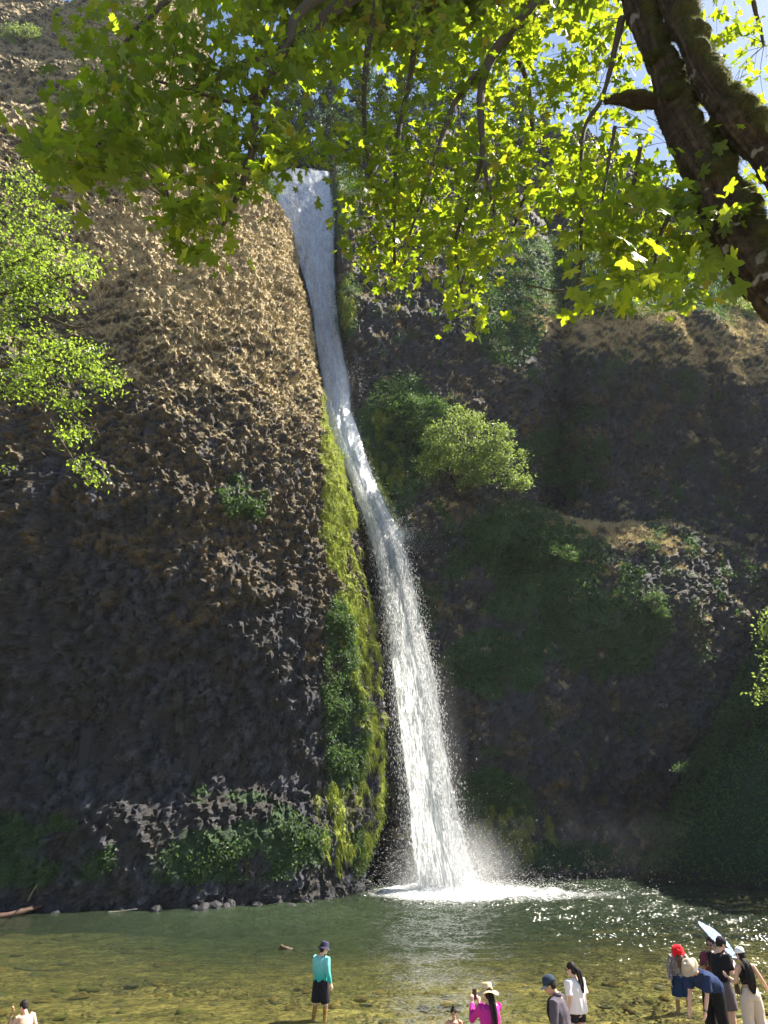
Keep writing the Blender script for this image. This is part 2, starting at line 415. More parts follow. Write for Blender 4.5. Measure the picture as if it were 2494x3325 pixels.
RM = qmesh('back_wall', Q.reshape(-1, 3), Fw[ok], M_CLIFF, False, colr.reshape(-1, 3))
link('rock_face', RM, lc)
RQ, RN, Rg, Rgg, Rll = Q, N2, gA * ~cut, ggA * ~cut, llA * ~cut; RPX, RPY = px, py
# wooded ground behind the rim
tb = np.arange(0, 70, 1.)
ci = np.arange(0, len(xr_), 2)
rim = Q[np.minimum(first[ci], len(zr) - 1), ci]
H = np.repeat(rim[None], len(tb), 0).copy(); H[..., 1] += tb[:, None]; H[..., 2] += .12 * tb[:, None] + .8 * fbm(H * .2, 3, 340) * sstep(0, 5, tb)[:, None] - .1
hc = lerp(np.array([.05, .04, .02]) + 0 * H, C_DGRN, np.clip(.5 + fbm(H * .5, 3, 341), 0, 1))
o = link('hillside', qmesh('hillside', H.reshape(-1, 3), grid_faces(*H.shape[:2]), M_CLIFF, False, hc.reshape(-1, 3))); tag(o, kind='structure')
def rimz(x):
    i = np.argmin(np.abs(rim[:, 0] - x)); return rim[i]

# ---- basalt columns in the dark recess at the foot of the left buttress
M_COLUMN = simple('basalt_column', (.016, .016, .018), .75, .4, 3., .6, dist=.1)
r2 = np.random.default_rng(5)
for k in range(26):
    pxk = 20 + k * 27 + r2.uniform(-8, 8); topy = 2510 + r2.uniform(-25, 25) + .05 * (700 - pxk); 
    pp = at(pxk, 2650, 41.2 + .0045 * pxk)
    s = r2.uniform(.34, .52); hgt = r2.uniform(2.6, 4.0); nseg = 6; th = np.linspace(0, 2 * math.pi, nseg, endpoint=False) + r2.uniform(0, 1)
    V = []
    for j, zf in enumerate((0, .33, .36, .7, .73, 1.)):
        kk = s * (.93 if j in (1, 3) else 1) * r2.uniform(.94, 1.05)
        for a in th: V.append([kk * math.cos(a) + .05 * r2.normal() * .4, kk * math.sin(a), zf * hgt + (.12 * math.cos(a * 2 + k) if j == 5 else 0)])
    F = []
    for i in range(5):
        for j in range(nseg): F.append([i * nseg + j, i * nseg + (j + 1) % nseg, (i + 1) * nseg + (j + 1) % nseg, (i + 1) * nseg + j])
    V += [[0, 0, 0], [0, 0, hgt + .03]]; c0 = len(V) - 2
    for j in range(nseg): F.append([c0, (j + 1) % nseg, j, j]); F.append([c0 + 1, 5 * nseg + j, 5 * nseg + (j + 1) % nseg, 5 * nseg + (j + 1) % nseg])
    me = qmesh('basalt_column', V, fixdeg(F), M_COLUMN)
    yb = float(Yedge(7)) + .0 
    # stand each column just proud of the rock behind it
    j = np.argmin(np.abs(LQ[60, :, 0] - pp.x)); Yr = LQ[66:95, j, 1].mean()
    link('basalt_column', me, lc, (pp.x, Yr + r2.uniform(.38, .66), 3.6 + r2.uniform(-.3, .5)), (R(r2.uniform(-3, 2)), R(r2.uniform(-1.5, 1.5)), r2.uniform(0, 1)))

# ================================================================ STREAM BED, SHORE, RIGHT BANK
def bedz(X, Y):
    shore = np.interp(X, [-30, -9, -4, 0, 4, 6, 8, 14, 30], [8, 9.5, 12, 14, 15.0, 16.0, 17.0, 18, 20])   # where the bed leaves the water
    d = Y - shore
    z = np.where(d < 0, -d * .075, -.75 * (1 - np.exp(-d * .12)))
    z = z - .75 * sstep(20, 42, Y - .2 * X) * sstep(-17, -3, X) * (1 - sstep(12, 26, X) * .6)
    zc = sstep(46, 52, Y + .1 * X) * 1.2 * sstep(12, 20, X)
    return z + zc
gx = np.concatenate([np.arange(-70, -24, 1.5), np.arange(-24, 30, .14), np.arange(30, 90, 1.5)])
gy = np.concatenate([np.arange(-30, 11, 1.), np.arange(11, 34, .12), np.arange(34, 62, .25), np.arange(62, 90, 1.5)])
X, Y = np.meshgrid(gx, gy)
Pn = np.stack([X, Y, 0 * X], -1)
wf1, wf2, wc = worley(Pn * np.array([1.6, 1.6, 1]), 401); vf1, vf2, vc = worley(Pn * np.array([3.5, 3.5, 1]), 411)
Z = bedz(X, Y) + .10 * fbm(Pn * .5, 3, 420) + (.05 * (1 - wf1) * (wc > .4) + .03 * (1 - vf1))
Z += sstep(6, -25, Y) * 1.6
P = np.stack([X, Y, Z], -1)
base = lerp(np.array([.15, .12, .06]) + 0 * P, np.array([.34, .27, .15]), np.clip(.45 + .6 * fbm(Pn * 1.2, 3, 430) + (wc - .5) * .5, 0, 1))
base = lerp(base, np.array([.095, .10, .038]), np.clip(.35 + .6 * fbm(Pn * .35, 3, 440), 0, 1) * sstep(-.1, -.4, Z))
base = lerp(base, np.array([.045, .085, .040]), sstep(-.75, -1.4, Z))
base = base * (.5 + .65 * vc)[..., None]
def bedmat():
    t = NT('stream_bed'); p = t.pos()
    a = t.n('ShaderNodeAttribute', attribute_name='col').outputs['Color']
    n1 = t.noise(p, 7, 4, .6)
    f = t.ramp(n1, .3, .7, .55, 1.4)
    c = t.mix(1., a, t.n('ShaderNodeCombineColor', {0: f, 1: f, 2: f}).outputs[0], 'MULTIPLY')
    b = t.n('ShaderNodeBsdfPrincipled', {'Base Color': c, 'Roughness': .8, 'Normal': t.bump(n1, .6, .05)})
    return t.fin(b.outputs[0])
BED = link('stream_bed', qmesh('stream_bed', P.reshape(-1, 3), grid_faces(*X.shape), bedmat(), False, base.reshape(-1, 3)))
tag(BED, kind='structure')

# cobbles: the 300 largest-looking as pieces of the bed, the rest as one mesh
import bmesh
def stone_mesh(seed, mat):
    bm = bmesh.new(); bmesh.ops.create_icosphere(bm, subdivisions=2, radius=1)
    rr = np.random.default_rng(seed)
    for v in bm.verts: v.co *= rr.uniform(.9, 1.08)
    me = bpy.data.meshes.new('stone'); bm.to_mesh(me); bm.free(); me.materials.append(mat)
    for p_ in me.polygons: p_.use_smooth = True
    return me
STM = [simple('wet_stone_%s' % n, c, .7, .5, 9., .5, dist=.03, spec=.25) for n, c in (('ochre', (.20, .145, .07)), ('brown', (.13, .095, .055)), ('olive', (.11, .11, .045)), ('grey', (.11, .105, .095)))]
SMS = [stone_mesh(k, STM[k % 4]) for k in range(12)]
r3 = np.random.default_rng(11)
cnt = 0
def place_stone(x, y, s, flat):
    z = float(bedz(np.array([x]), np.array([y]))[0])
    o = link('stone', SMS[r3.integers(12)], BED, (x, y, z + s * flat * .45), (r3.uniform(-.2, .2), r3.uniform(-.2, .2), r3.uniform(0, 6)))
    o.scale = (s * r3.uniform(.8, 1.4), s * r3.uniform(.7, 1.), s * flat)
for k in range(190):
    y = r3.uniform(13.5, 24); place_stone(r3.uniform(-.56 * y, .56 * y), y, r3.uniform(.10, .24), r3.uniform(.3, .55))
for k in range(90):
    y = r3.uniform(22, 36); place_stone(r3.uniform(-.56 * y, -.25 * y), y, r3.uniform(.12, .38), r3.uniform(.18, .3))
for k in range(20):
    y = r3.uniform(48, 57); place_stone(r3.uniform(14, 26), y, r3.uniform(.25, .6), r3.uniform(.3, .5))
n = 9000
ys = r3.uniform(12, 27, n); xs = r3.uniform(-.57, .57, n) * ys; ss = r3.uniform(.02, .075, n)
zs = bedz(xs, ys)
ico = np.array([[0, 0, .6], [1, 0, 0], [.3, .95, 0], [-.8, .6, 0], [-.8, -.6, 0], [.3, -.95, 0]]); icf = np.array([[0, 1, 2], [0, 2, 3], [0, 3, 4], [0, 4, 5], [0, 5, 1]])
th = r3.uniform(0, 6.28, n); 
V = ico[None] * r3.uniform(.7, 1.2, (n, 6, 1)) * ss[:, None, None]
V = np.stack([V[..., 0] * np.cos(th)[:, None] - V[..., 1] * np.sin(th)[:, None], V[..., 0] * np.sin(th)[:, None] + V[..., 1] * np.cos(th)[:, None], V[..., 2]], -1) + np.stack([xs, ys, zs + .015], -1)[:, None]
F = (icf[None] + (np.arange(n) * 6)[:, None, None]).reshape(-1, 3)
o = link('gravel', qmesh('gravel', V.reshape(-1, 3), F, STM, False, midx=np.repeat(r3.integers(0, 4, n), 5)), BED); tag(o, kind='stuff')

# fallen blocks along the foot of the buttress
M_BLOCK = simple('fallen_basalt', (.020, .020, .023), .7, .5, 5., .7, dist=.05)
for k in range(34):
    px_ = r3.uniform(-20, 1235); pe = at(px_, 2905 - .03 * px_ + 30, 40); j = np.argmin(np.abs(LQ[30, :, 0] - pe.x)); yb = LQ[26:34, j, 1].mean()
    o = link('rock', SMS[r3.integers(12)].copy(), lc, (LQ[30, j, 0], yb - r3.uniform(0, .7), r3.uniform(-.1, .15)), (r3.uniform(-.6, .6), r3.uniform(-.6, .6), r3.uniform(0, 6)))
    o.data.materials.clear(); o.data.materials.append(M_BLOCK); o.data.shade_flat(); s = r3.uniform(.18, .55); o.scale = (s * 1.2, s * .8, s * r3.uniform(.5, .8))
# right bank
gx = np.arange(12, 60, .3); gy = np.arange(40, 72, .3); X, Y = np.meshgrid(gx, gy)
Pn = np.stack([X, Y, 0 * X], -1)
toe = 17.2 + (Y - 52) * .05 + 1.2 * fbm(Pn * .15, 3, 451) + 5 * sstep(50, 42, Y)
d = X - toe
Z = -.8 + 1.25 * np.clip(d, -3, 99) ** 1.05 * 0 + np.where(d > 0, 1.15 * d ** 1.06, d * .4) + .5 * fbm(Pn * .6, 3, 452) * sstep(0, 2, d)
P = np.stack([X, Y, Z], -1); N = gnormals(P); N *= np.sign(N[..., 2:3])
cb = lerp(np.array([.03, .025, .015]) + 0 * P, C_DGRN, sstep(.3, 1.6, Z))
BANK = link('bank', qmesh('bank', P.reshape(-1, 3), grid_faces(*X.shape), M_CLIFF, False, cb.reshape(-1, 3))); tag(BANK, kind='structure')
BQ, BN = P, N
HAZE = .00015
# ================================================================ WATER
def watermat():
    t = NT('pool_water'); p = t.pos()
    dep = t.n('ShaderNodeAttribute', attribute_name='depth').outputs['Fac']
    fo = t.n('ShaderNodeAttribute', attribute_name='foam').outputs['Fac']
    ch = t.n('ShaderNodeAttribute', attribute_name='chop').outputs['Fac']
    mp = t.n('ShaderNodeMapping', {'Vector': p, 'Scale': (1., 1.5, 1.)}).outputs[0]
    n1 = t.noise(mp, 2.2, 4, .6, .6); n2 = t.noise(mp, 7.5, 3, .6, .4); 
    h = t.math('ADD', n1, t.math('MULTIPLY', n2, .42))
    st = t.ramp(ch, 0., 1., .22, 1.0)
    bp = t.n('ShaderNodeBump', {'Height': h, 'Strength': st, 'Distance': .75}).outputs[0]
    nv = t.n('ShaderNodeTexNoise', {'Vector': mp, 'Scale': 10., 'Detail': 5, 'Roughness': .6}).outputs[1]
    pv = t.n('ShaderNodeVectorMath', {0: nv, 1: (.5, .5, .5)}, operation='SUBTRACT').outputs[0]
    pv = t.n('ShaderNodeVectorMath', {0: pv, 1: (1, 1, .0)}, operation='MULTIPLY').outputs[0]
    pv = t.n('ShaderNodeVectorMath', {0: pv, 'Scale': t.ramp(ch, 0., 1., .35, 4.2)}, operation='SCALE').outputs[0]
    wn = t.n('ShaderNodeVectorMath', {0: t.n('ShaderNodeVectorMath', {0: t.n('ShaderNodeNewGeometry').outputs['Normal'], 1: pv}, operation='ADD').outputs[0]}, operation='NORMALIZE').outputs[0]
    gl = t.n('ShaderNodeBsdfGlossy', {'Color': (1, 1, 1, 1), 'Roughness': .13, 'Normal': wn}).outputs[0]
    tr = t.n('ShaderNodeBsdfTransparent', {'Color': (.74, .77, .55, 1)}).outputs[0]
    body = t.n('ShaderNodeBsdfDiffuse', {'Color': (.036, .054, .028, 1), 'Normal': bp}).outputs[0]
    turb = t.ramp(dep, 0.35, 1.25, .04, .80)
    under = t.n('ShaderNodeMixShader', {0: turb, 1: tr, 2: body}).outputs[0]
    fr = t.n('ShaderNodeFresnel', {'IOR': 1.33, 'Normal': wn}).outputs[0]
    wat = t.n('ShaderNodeMixShader', {0: fr, 1: under, 2: gl}).outputs[0]
    fn = t.noise(mp, 5., 5, .7, 1.0); fn2 = t.noise(p, 22., 3, .7)
    fm = t.math('ADD', t.math('MULTIPLY', fn, .75), t.math('MULTIPLY', fn2, .35))
    fac = t.ramp(t.math('SUBTRACT', t.math('ADD', fo, t.math('MULTIPLY', fm, 1.2)), 1.10), 0., .42)
    foam = t.n('ShaderNodeBsdfDiffuse', {'Color': (.85, .87, .88, 1), 'Normal': bp}).outputs[0]
    return t.fin(t.n('ShaderNodeMixShader', {0: fac, 1: wat, 2: foam}).outputs[0])
IMP = at(1452, 2895, 43.8); IX, IY = IMP.x, IMP.y
gx = np.concatenate([np.arange(-70, -25, 1.5), np.arange(-25, -8, .13), np.arange(-8, 28, .085), np.arange(28, 90, 1.5)])
gy = np.concatenate([np.arange(2, 15, .5), np.arange(15, 50, .1), np.arange(50, 75, .4)])
X, Y = np.meshgrid(gx, gy); Pn = np.stack([X, Y, 0 * X], -1)
rr = np.hypot(X - IX, (Y - IY)); ang = np.arctan2(Y - IY, X - IX)
chop = np.clip(1.2 * np.exp(-rr / 15), 0, 1) * (.35 + .65 * sstep(-12, 2, X)) + .10 + .42 * sstep(2, 10, X) * sstep(52, 40, Y) * sstep(14, 20, Y)
ring = np.sin(rr * 2.6 + 2.2 * fbm(Pn * .3, 3, 501)) * .06 * np.exp(-rr / 14) * sstep(1, 3, rr)
nz = fbm(Pn * np.array([1.3, 2.0, 1]), 4, 510)
Z = ring + nz * .20 * chop + .035 * chop * vnoise(Pn * np.array([4.2, 5.5, 1]), 515) + .35 * np.exp(-(rr / 2.0) ** 2) + .02 * fbm(Pn * .5, 2, 520)
depth = np.clip(-bedz(X, Y), 0, 4)
foam = 1.0 * np.exp(-(rr / 3.4) ** 2) + .60 * np.exp(-(np.hypot((X - IX - 4.5) / 2.0, (Y - IY + 1.4)) / 3.8) ** 2) + .33 * np.exp(-(np.hypot((X - IX + 1) / 1.0, (Y - IY + 7) / 2.6) / 4.0) ** 2)
foam += .10 * np.maximum(0, nz) + .06 * np.clip(ring * 12, 0, 1)
me = qmesh('water', np.stack([X, Y, Z], -1).reshape(-1, 3), grid_faces(*X.shape), watermat(), True)
for nm, arr in (('depth', depth), ('foam', foam), ('chop', chop)):
    a = me.attributes.new(nm, 'FLOAT', 'POINT'); a.data.foreach_set('value', arr.ravel().astype(np.float32))
WAT = link('water', me); tag(WAT, kind='structure')

# ---- the falls
def fallmat(name, seed, dens, edge_p):
    t = NT(name); uv = t.n('ShaderNodeUVMap', uv_map='uv').outputs[0]
    mp = t.n('ShaderNodeMapping', {'Vector': uv, 'Scale': (14, .55, 1), 'Location': (seed * 3.1, seed * 7.7, seed)}).outputs[0]
    mp2 = t.n('ShaderNodeMapping', {'Vector': uv, 'Scale': (36, 2.6, 1), 'Location': (seed * 1.1, seed * 2.7, 3)}).outputs[0]
    mp3 = t.n('ShaderNodeMapping', {'Vector': uv, 'Scale': (3.2, .25, 1), 'Location': (seed, seed * .7, 9)}).outputs[0]
    a = t.noise(mp, 1., 4, .6, .5); b = t.noise(mp2, 1., 4, .7, .3); c = t.noise(mp3, 1., 3, .5, .5)
    u = t.n('ShaderNodeSeparateXYZ', {0: uv}).outputs[0]
    e = t.math('ABSOLUTE', t.math('SUBTRACT', t.math('MULTIPLY', u, 2.), 1.))
    e = t.math('SUBTRACT', 1., t.math('POWER', e, edge_p))
    s = t.math('ADD', t.math('MULTIPLY', a, .5), t.math('ADD', t.math('MULTIPLY', b, .5), t.math('MULTIPLY', c, .45)))
    v = t.math('ADD', t.math('MULTIPLY', e, dens), s)
    al = t.ramp(v, 1.05, 1.5)
    # broken water scatters light whichever way the sheet faces: scatter the shading normals
    nv = t.n('ShaderNodeTexNoise', {'Vector': mp, 'Scale': 2.2, 'Detail': 3, 'Roughness': .6}).outputs[1]
    nv = t.n('ShaderNodeVectorMath', {0: nv, 1: (.5, .5, .5)}, operation='SUBTRACT').outputs[0]
    nv = t.n('ShaderNodeVectorMath', {0: nv, 'Scale': 6.}, operation='SCALE').outputs[0]
    g_ = t.n('ShaderNodeNewGeometry').outputs['Normal']; g_ = t.n('ShaderNodeVectorMath', {0: g_, 'Scale': .2}, operation='SCALE').outputs[0]
    nb = t.n('ShaderNodeVectorMath', {0: t.n('ShaderNodeVectorMath', {0: g_, 1: nv}, operation='ADD').outputs[0]}, operation='NORMALIZE').outputs[0]
    d = t.n('ShaderNodeBsdfDiffuse', {'Color': (.90, .94, .98, 1), 'Normal': nb}).outputs[0]
    tr = t.n('ShaderNodeBsdfTranslucent', {'Color': (.90, .94, .98, 1), 'Normal': nb}).outputs[0]
    tw = t.ramp(t.n('ShaderNodeSeparateXYZ', {0: uv}).outputs[1], 20., 30., .82, .45)     # free-falling drops pass more light on than the film on the rock
    m = t.n('ShaderNodeMixShader', {0: tw, 1: d, 2: tr}).outputs[0]
    sp_ = t.n('ShaderNodeSeparateXYZ', {0: nb}); nb2 = t.n('ShaderNodeCombineXYZ', {0: sp_.outputs[1], 1: sp_.outputs[2], 2: sp_.outputs[0]}).outputs[0]
    cw = (.90, .94, .98, 1)
    m2 = t.n('ShaderNodeMixShader', {0: tw, 1: t.n('ShaderNodeBsdfDiffuse', {'Color': cw, 'Normal': nb2}).outputs[0], 2: t.n('ShaderNodeBsdfTranslucent', {'Color': cw, 'Normal': nb2}).outputs[0]}).outputs[0]
    m = t.n('ShaderNodeMixShader', {0: .5, 1: m, 2: m2}).outputs[0]
    gw = t.n('ShaderNodeBsdfGlossy', {'Color': (.95, .97, 1, 1), 'Roughness': .45, 'Normal': t.bump(t.math('ADD', a, b), .35, .2)}).outputs[0]
    m = t.n('ShaderNodeMixShader', {0: t.ramp(t.n('ShaderNodeSeparateXYZ', {0: uv}).outputs[1], 18., 30., .06, .42), 1: m, 2: gw}).outputs[0]
    tp = t.n('ShaderNodeBsdfTransparent').outputs[0]
    return t.fin(t.n('ShaderNodeMixShader', {0: al, 1: tp, 2: m}).outputs[0])
wf = empty('waterfall'); tag(wf, kind='structure')
zs = np.linspace(ZLIP + .15, .1, 420)
for k, (wd, dy, dens, ep) in enumerate([(1.0, 0.0, 2.3, 2.8), (1.3, -.12, .55, 1.5), (.8, -.25, .6, 1.8)]):
    nc = 40; u = np.linspace(0, 1, nc)[None]
    zz = zs[:, None] + 0 * u
    l, r = FXL(zz), FXR(zz); c = (l + r) / 2; hw = (r - l) / 2 * wd
    low = sstep(24, 14, zz)
    x = c + hw * (2 * u - 1)
    y = Yfall(zz) + dy * (1 + 1.6 * low) - (.25 + .3 * low) * (1 - (2 * u - 1) ** 2)
    PP = np.stack([x, y, zz], -1)
    PP[..., 1] += .12 * fbm(PP * np.array([3, 3, .5]), 3, 530 + k) + .2 * fbm(PP * np.array([1, 1, .4]), 2, 540 + k)
    PP[..., 0] += .10 * fbm(PP * np.array([.6, .6, .5]), 3, 550 + k)
    U = np.stack([u + 0 * zz, zz], -1).reshape(-1, 2)
    link('water_sheet', qmesh('water_sheet', PP.reshape(-1, 3), grid_faces(len(zs), nc), fallmat('falling_water_%d' % k, k + 1., dens, ep), True, uv=U), wf)
    if k == 0:
        lipy = np.linspace(0, 9, 10)
        PB = np.stack([(c[0] + hw[0] * (2 * u[0] - 1))[None] + 0 * lipy[:, None], (Yfall(ZLIP) + lipy)[:, None] + 0 * u, ZLIP + .12 + .05 * lipy[:, None] + 0 * u], -1)
        UB = np.stack([u[0][None] + 0 * lipy[:, None], ZLIP + lipy[:, None] + 0 * u], -1).reshape(-1, 2)
        link('water_sheet', qmesh('stream_above_lip', PB.reshape(-1, 3), grid_faces(10, nc), me.materials[0] if False else fallmat('lip_water', 9., 1.2, 3.), True, uv=UB), wf)
# droplets: fine elongated flecks of water that fray the column
M_DROP = NT('water_droplets')
M_DROP = M_DROP.fin(M_DROP.n('ShaderNodeMixShader', {0: .65, 1: M_DROP.n('ShaderNodeBsdfDiffuse', {'Color': (.93, .94, .95, 1)}).outputs[0], 2: M_DROP.n('ShaderNodeBsdfTranslucent', {'Color': (.93, .94, .95, 1)}).outputs[0]}).outputs[0])
rd = np.random.default_rng(31)
def drops(C, D, L, W):
    n = len(C); D = D / np.linalg.norm(D, axis=1, keepdims=True)
    sd = np.cross(D, rd.normal(size=(n, 3))); sd /= np.linalg.norm(sd, axis=1, keepdims=True)
    V = np.stack([C - sd * W[:, None], C + sd * W[:, None], C + D * L[:, None]], 1).reshape(-1, 3)
    return V, np.arange(3 * n).reshape(-1, 3)
n = 115000
z = ZLIP * (1 - rd.uniform(0, 1, n) ** .75)
low = sstep(30, 12, z); l, r = FXL(z), FXR(z); c = (l + r) / 2; hw = (r - l) / 2
g = rd.normal(size=n); g = np.where(rd.uniform(size=n) < .16, g * 1.3, g)
x = c + hw * (.44 + .06 * low) * np.sign(g) * (np.abs(g) * .75 + .55) - .35 * low * np.abs(rd.normal(size=n)) * hw * .4
x = np.where(z > 24, np.clip(x, l - .15, r + .9), x)
y = Yfall(z) - .3 - low * .3 + rd.normal(size=n) * (.22 + .65 * low)
ctr = np.stack([x, y, z], -1)
dx = np.gradient((fxl + fxr) / 2, fz); D = np.stack([-np.interp(z, fz, dx) + rd.normal(size=n) * .12, rd.normal(size=n) * .1, -np.ones(n)], -1)
V1, F1 = drops(ctr, D, rd.uniform(.04, .16, n) * (.7 + .5 * low), rd.uniform(.004, .011, n))
# splash where the slide leaves the rock, and the burst at the pool
def burst(cx, cy, cz, n, sp, up=.6, sx=1., right=0.):
    d = rd.normal(size=(n, 3)) * np.array([sx, .7, 1.]); d[:, 2] = np.abs(d[:, 2]) * up if up > 0 else d[:, 2]
    d[:, 0] += right * np.abs(rd.normal(size=n))
    rad = np.abs(rd.normal(size=n))[:, None] * sp
    C = np.array([cx, cy, cz]) + d * rad * .6
    return drops(C, d + [0, 0, -.3], rd.uniform(.03, .09, n), rd.uniform(.004, .011, n))
L = [(V1, F1)]
b1 = at(1290, 1735, 45.2); L.append(burst(b1.x, b1.y, b1.z, 5000, .8, -1, 1., .8))
b2 = at(968, 790, 52); L.append(burst(b2.x, b2.y, b2.z, 3500, .7, -1, .5))
b3 = at(1110, 1250, 48); L.append(burst(b3.x, b3.y, b3.z, 4000, 1.2, -1, .5, .6))
L.append(burst(IX, IY, .1, 40000, 1.15, 1.2, 1.5))
L.append(burst(IX + 1.5, IY - .8, .1, 9000, 2.2, .22, 2.0))
V, F = joinVF(L)
tag(link('spray', qmesh('spray', V, F, M_DROP)), 'fine white spray and droplets fraying the edges of the falling water', 'spray', kind='stuff')

# ---- mist at the foot of the falls (a real, bounded volume)
def mistmat(name, dens, cx, cy, cz, rx, ry, rz, thr=.42):
    t = NT(name); p = t.pos()
    q = t.n('ShaderNodeMapping', {'Vector': p, 'Location': (-cx / rx, -cy / ry, -cz / rz), 'Scale': (1 / rx, 1 / ry, 1 / rz)}).outputs[0]
    ln = t.n('ShaderNodeVectorMath', {0: q}, operation='LENGTH').outputs['Value']
    fall = t.ramp(ln, 1., .1)
    nz = t.noise(p, .35, 3, .6, .8)
    d = t.math('MULTIPLY', t.math('MULTIPLY', t.math('POWER', fall, 1.6), t.ramp(nz, thr, .75)), dens)
    v = t.n('ShaderNodeVolumePrincipled', {'Color': (.95, .96, 1, 1), 'Density': d, 'Anisotropy': .35})
    t.t.links.new(v.outputs[0], t.out.inputs['Volume']); return t.m
def mist(name, label, cx, cy, cz, rx, ry, rz, dens, thr=.42):
    bm = bmesh.new(); bmesh.ops.create_icosphere(bm, subdivisions=2, radius=1)
    for v in bm.verts: v.co = Vector((cx + v.co.x * rx * 1.05, cy + v.co.y * ry * 1.05, cz + v.co.z * rz * 1.05))
    m_ = bpy.data.meshes.new(name); bm.to_mesh(m_); bm.free(); m_.materials.append(mistmat(name, dens, cx, cy, cz, rx, ry, rz, thr))
    tag(link(name, m_), label, 'mist', kind='stuff')
mist('mist', 'thin white mist drifting over the pool right of the falls', IX + 4.5, IY + .3, 2.6, 12, 5, 3.0, .022, .48)
mist('mist', 'soft mist hanging beside the falling column of water', FXR(8) - .9, 44.6, 6, 2.6, 2.2, 10, .12, .3)
mist('mist', 'bright cloud of mist where the falling water strikes the pool', IX + .3, IY, .8, 4.2, 2.6, 3.4, .9, .25)

# ---- thin bright air in the sunlit gorge
bm = bmesh.new(); bmesh.ops.create_cube(bm, size=1)
for v in bm.verts: v.co = Vector((5 + v.co.x * 260, 40 + v.co.y * 200, 66 + v.co.z * 146))
me = bpy.data.meshes.new('haze'); bm.to_mesh(me); bm.free()
hz = bpy.data.materials.new('haze'); hz.use_nodes = True; ht = hz.node_tree; ht.nodes.clear(); ho = ht.nodes.new('ShaderNodeOutputMaterial'); hv = ht.nodes.new('ShaderNodeVolumePrincipled')
hv.inputs['Color'].default_value = (.80, .88, 1, 1); hv.inputs['Density'].default_value = HAZE; hv.inputs['Anisotropy'].default_value = .2; ht.links.new(hv.outputs[0], ho.inputs['Volume'])
me.materials.append(hz); tag(link('haze', me), kind='stuff')
# ================================================================ PLANTS
rv = np.random.default_rng(77)
M_GRASS = leafmat('dry_grass', [(.40, .31, .17), (.56, .46, .28)], [(.34, .26, .10), (.42, .36, .16)], .35, .8)
M_MOSS = leafmat('hanging_moss', [(.14, .19, .03), (.26, .29, .05)], [(.26, .34, .03), (.38, .42, .05)], .4, .8)
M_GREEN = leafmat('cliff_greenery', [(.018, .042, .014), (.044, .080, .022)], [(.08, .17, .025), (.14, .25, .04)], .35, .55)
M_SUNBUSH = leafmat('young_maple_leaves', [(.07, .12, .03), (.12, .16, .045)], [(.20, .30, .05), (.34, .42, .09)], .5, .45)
M_ALDER = leafmat('alder_leaves', [(.06, .11, .02), (.10, .15, .025)], [(.22, .36, .03), (.38, .48, .05)], .55, .4)
M_MAPLE = leafmat('maple_leaves', [(.045, .085, .012), (.075, .11, .016), (.20, .10, .02)], [(.20, .34, .008), (.50, .55, .018)], .6, .42, .5)
M_NEEDLE = leafmat('fir_needles', [(.018, .035, .018), (.035, .055, .022)], [(.04, .09, .02), (.07, .12, .03)], .3, .6)
M_WOOD = simple('branch_bark', (.06, .05, .035), .9, .5, 25., .6, dist=.02)
M_GREYWOOD = simple('dead_grey_wood', (.16, .14, .115), .9, .4, 20., .6, dist=.02)

def pick(W, n):
    w_ = W.ravel().astype(float); w_ = w_ / w_.sum(); return rv.choice(w_.size, n, p=w_)
def infr(px, py): return (px > -150) & (px < 2650) & (py > -120) & (py < 3000)
# grass on the buttress and brows
Vs = []
for QQ, NN, g, PX, PY, n, ln in ((LQ, LN, Lg, LPX, LPY, 150000, .13), (RQ, RN, Rg, RPX, RPY, 100000, .34)):
    W = np.clip(g - (.25 if QQ is LQ else .08), 0, 1) * infr(PX, PY) * np.clip(NN[..., 2] + .35, 0.08, 2)
    i = pick(W, n); C = QQ.reshape(-1, 3)[i] + rv.normal(size=(n, 3)) * .05; nn = NN.reshape(-1, 3)[i]
    D = nn * .8 + rv.normal(size=(n, 3)) * .5 + np.array([0, 0, .1])
    Vs.append(blades(C, D, ln * rv.uniform(.6, 1.3, n), .035, rv))
V, F = joinVF(Vs)
tag(link('dry_grass', qmesh('dry_grass', V, F, M_GRASS)), 'tufts of dry tan grass covering the cliff faces', 'grass', kind='stuff')
Vs = []
for QQ, NN, g, PX, PY, n in ((LQ, LN, Lll, LPX, LPY, 24000), (RQ, RN, Rll, RPX, RPY, 10000)):
    W = np.clip(g - .2, 0, 1) * infr(PX, PY); i = pick(W, n)
    C = QQ.reshape(-1, 3)[i] + rv.normal(size=(n, 3)) * .06; nn = NN.reshape(-1, 3)[i]
    Vs.append(blades(C, nn * .5 + rv.normal(size=(n, 3)) * .25 + np.array([0, 0, -.8]), rv.uniform(.15, .5, n), .04, rv))
V, F = joinVF(Vs)
tag(link('hanging_moss', qmesh('hanging_moss', V, F, M_MOSS)), 'yellow green moss hanging down the wet rock edge beside the falls', 'moss', kind='stuff')
Vs = []
for QQ, NN, g, PX, PY, n, off in ((LQ, LN, Lgg, LPX, LPY, 30000, .13), (RQ, RN, Rgg, RPX, RPY, 90000, .3)):
    clump = sstep(-.2, .25, fbm(QQ * .9, 3, 911))
    W = np.clip(g - .15, 0, 1) * infr(PX, PY) * (clump + .08) * np.where(QQ[..., 2] < 5.5, .28, 1.); i = pick(W, n)
    nn = NN.reshape(-1, 3)[i]; C = QQ.reshape(-1, 3)[i] + nn * (np.abs(rv.normal(size=(n, 1))) * off * (.4 + clump.ravel()[i][:, None])) + rv.normal(size=(n, 3)) * .08
    Vs.append(flakes(C, .15, rv, nn * .6 + np.array([0, 0, .5]), droop=(0, -.3, -.35)))
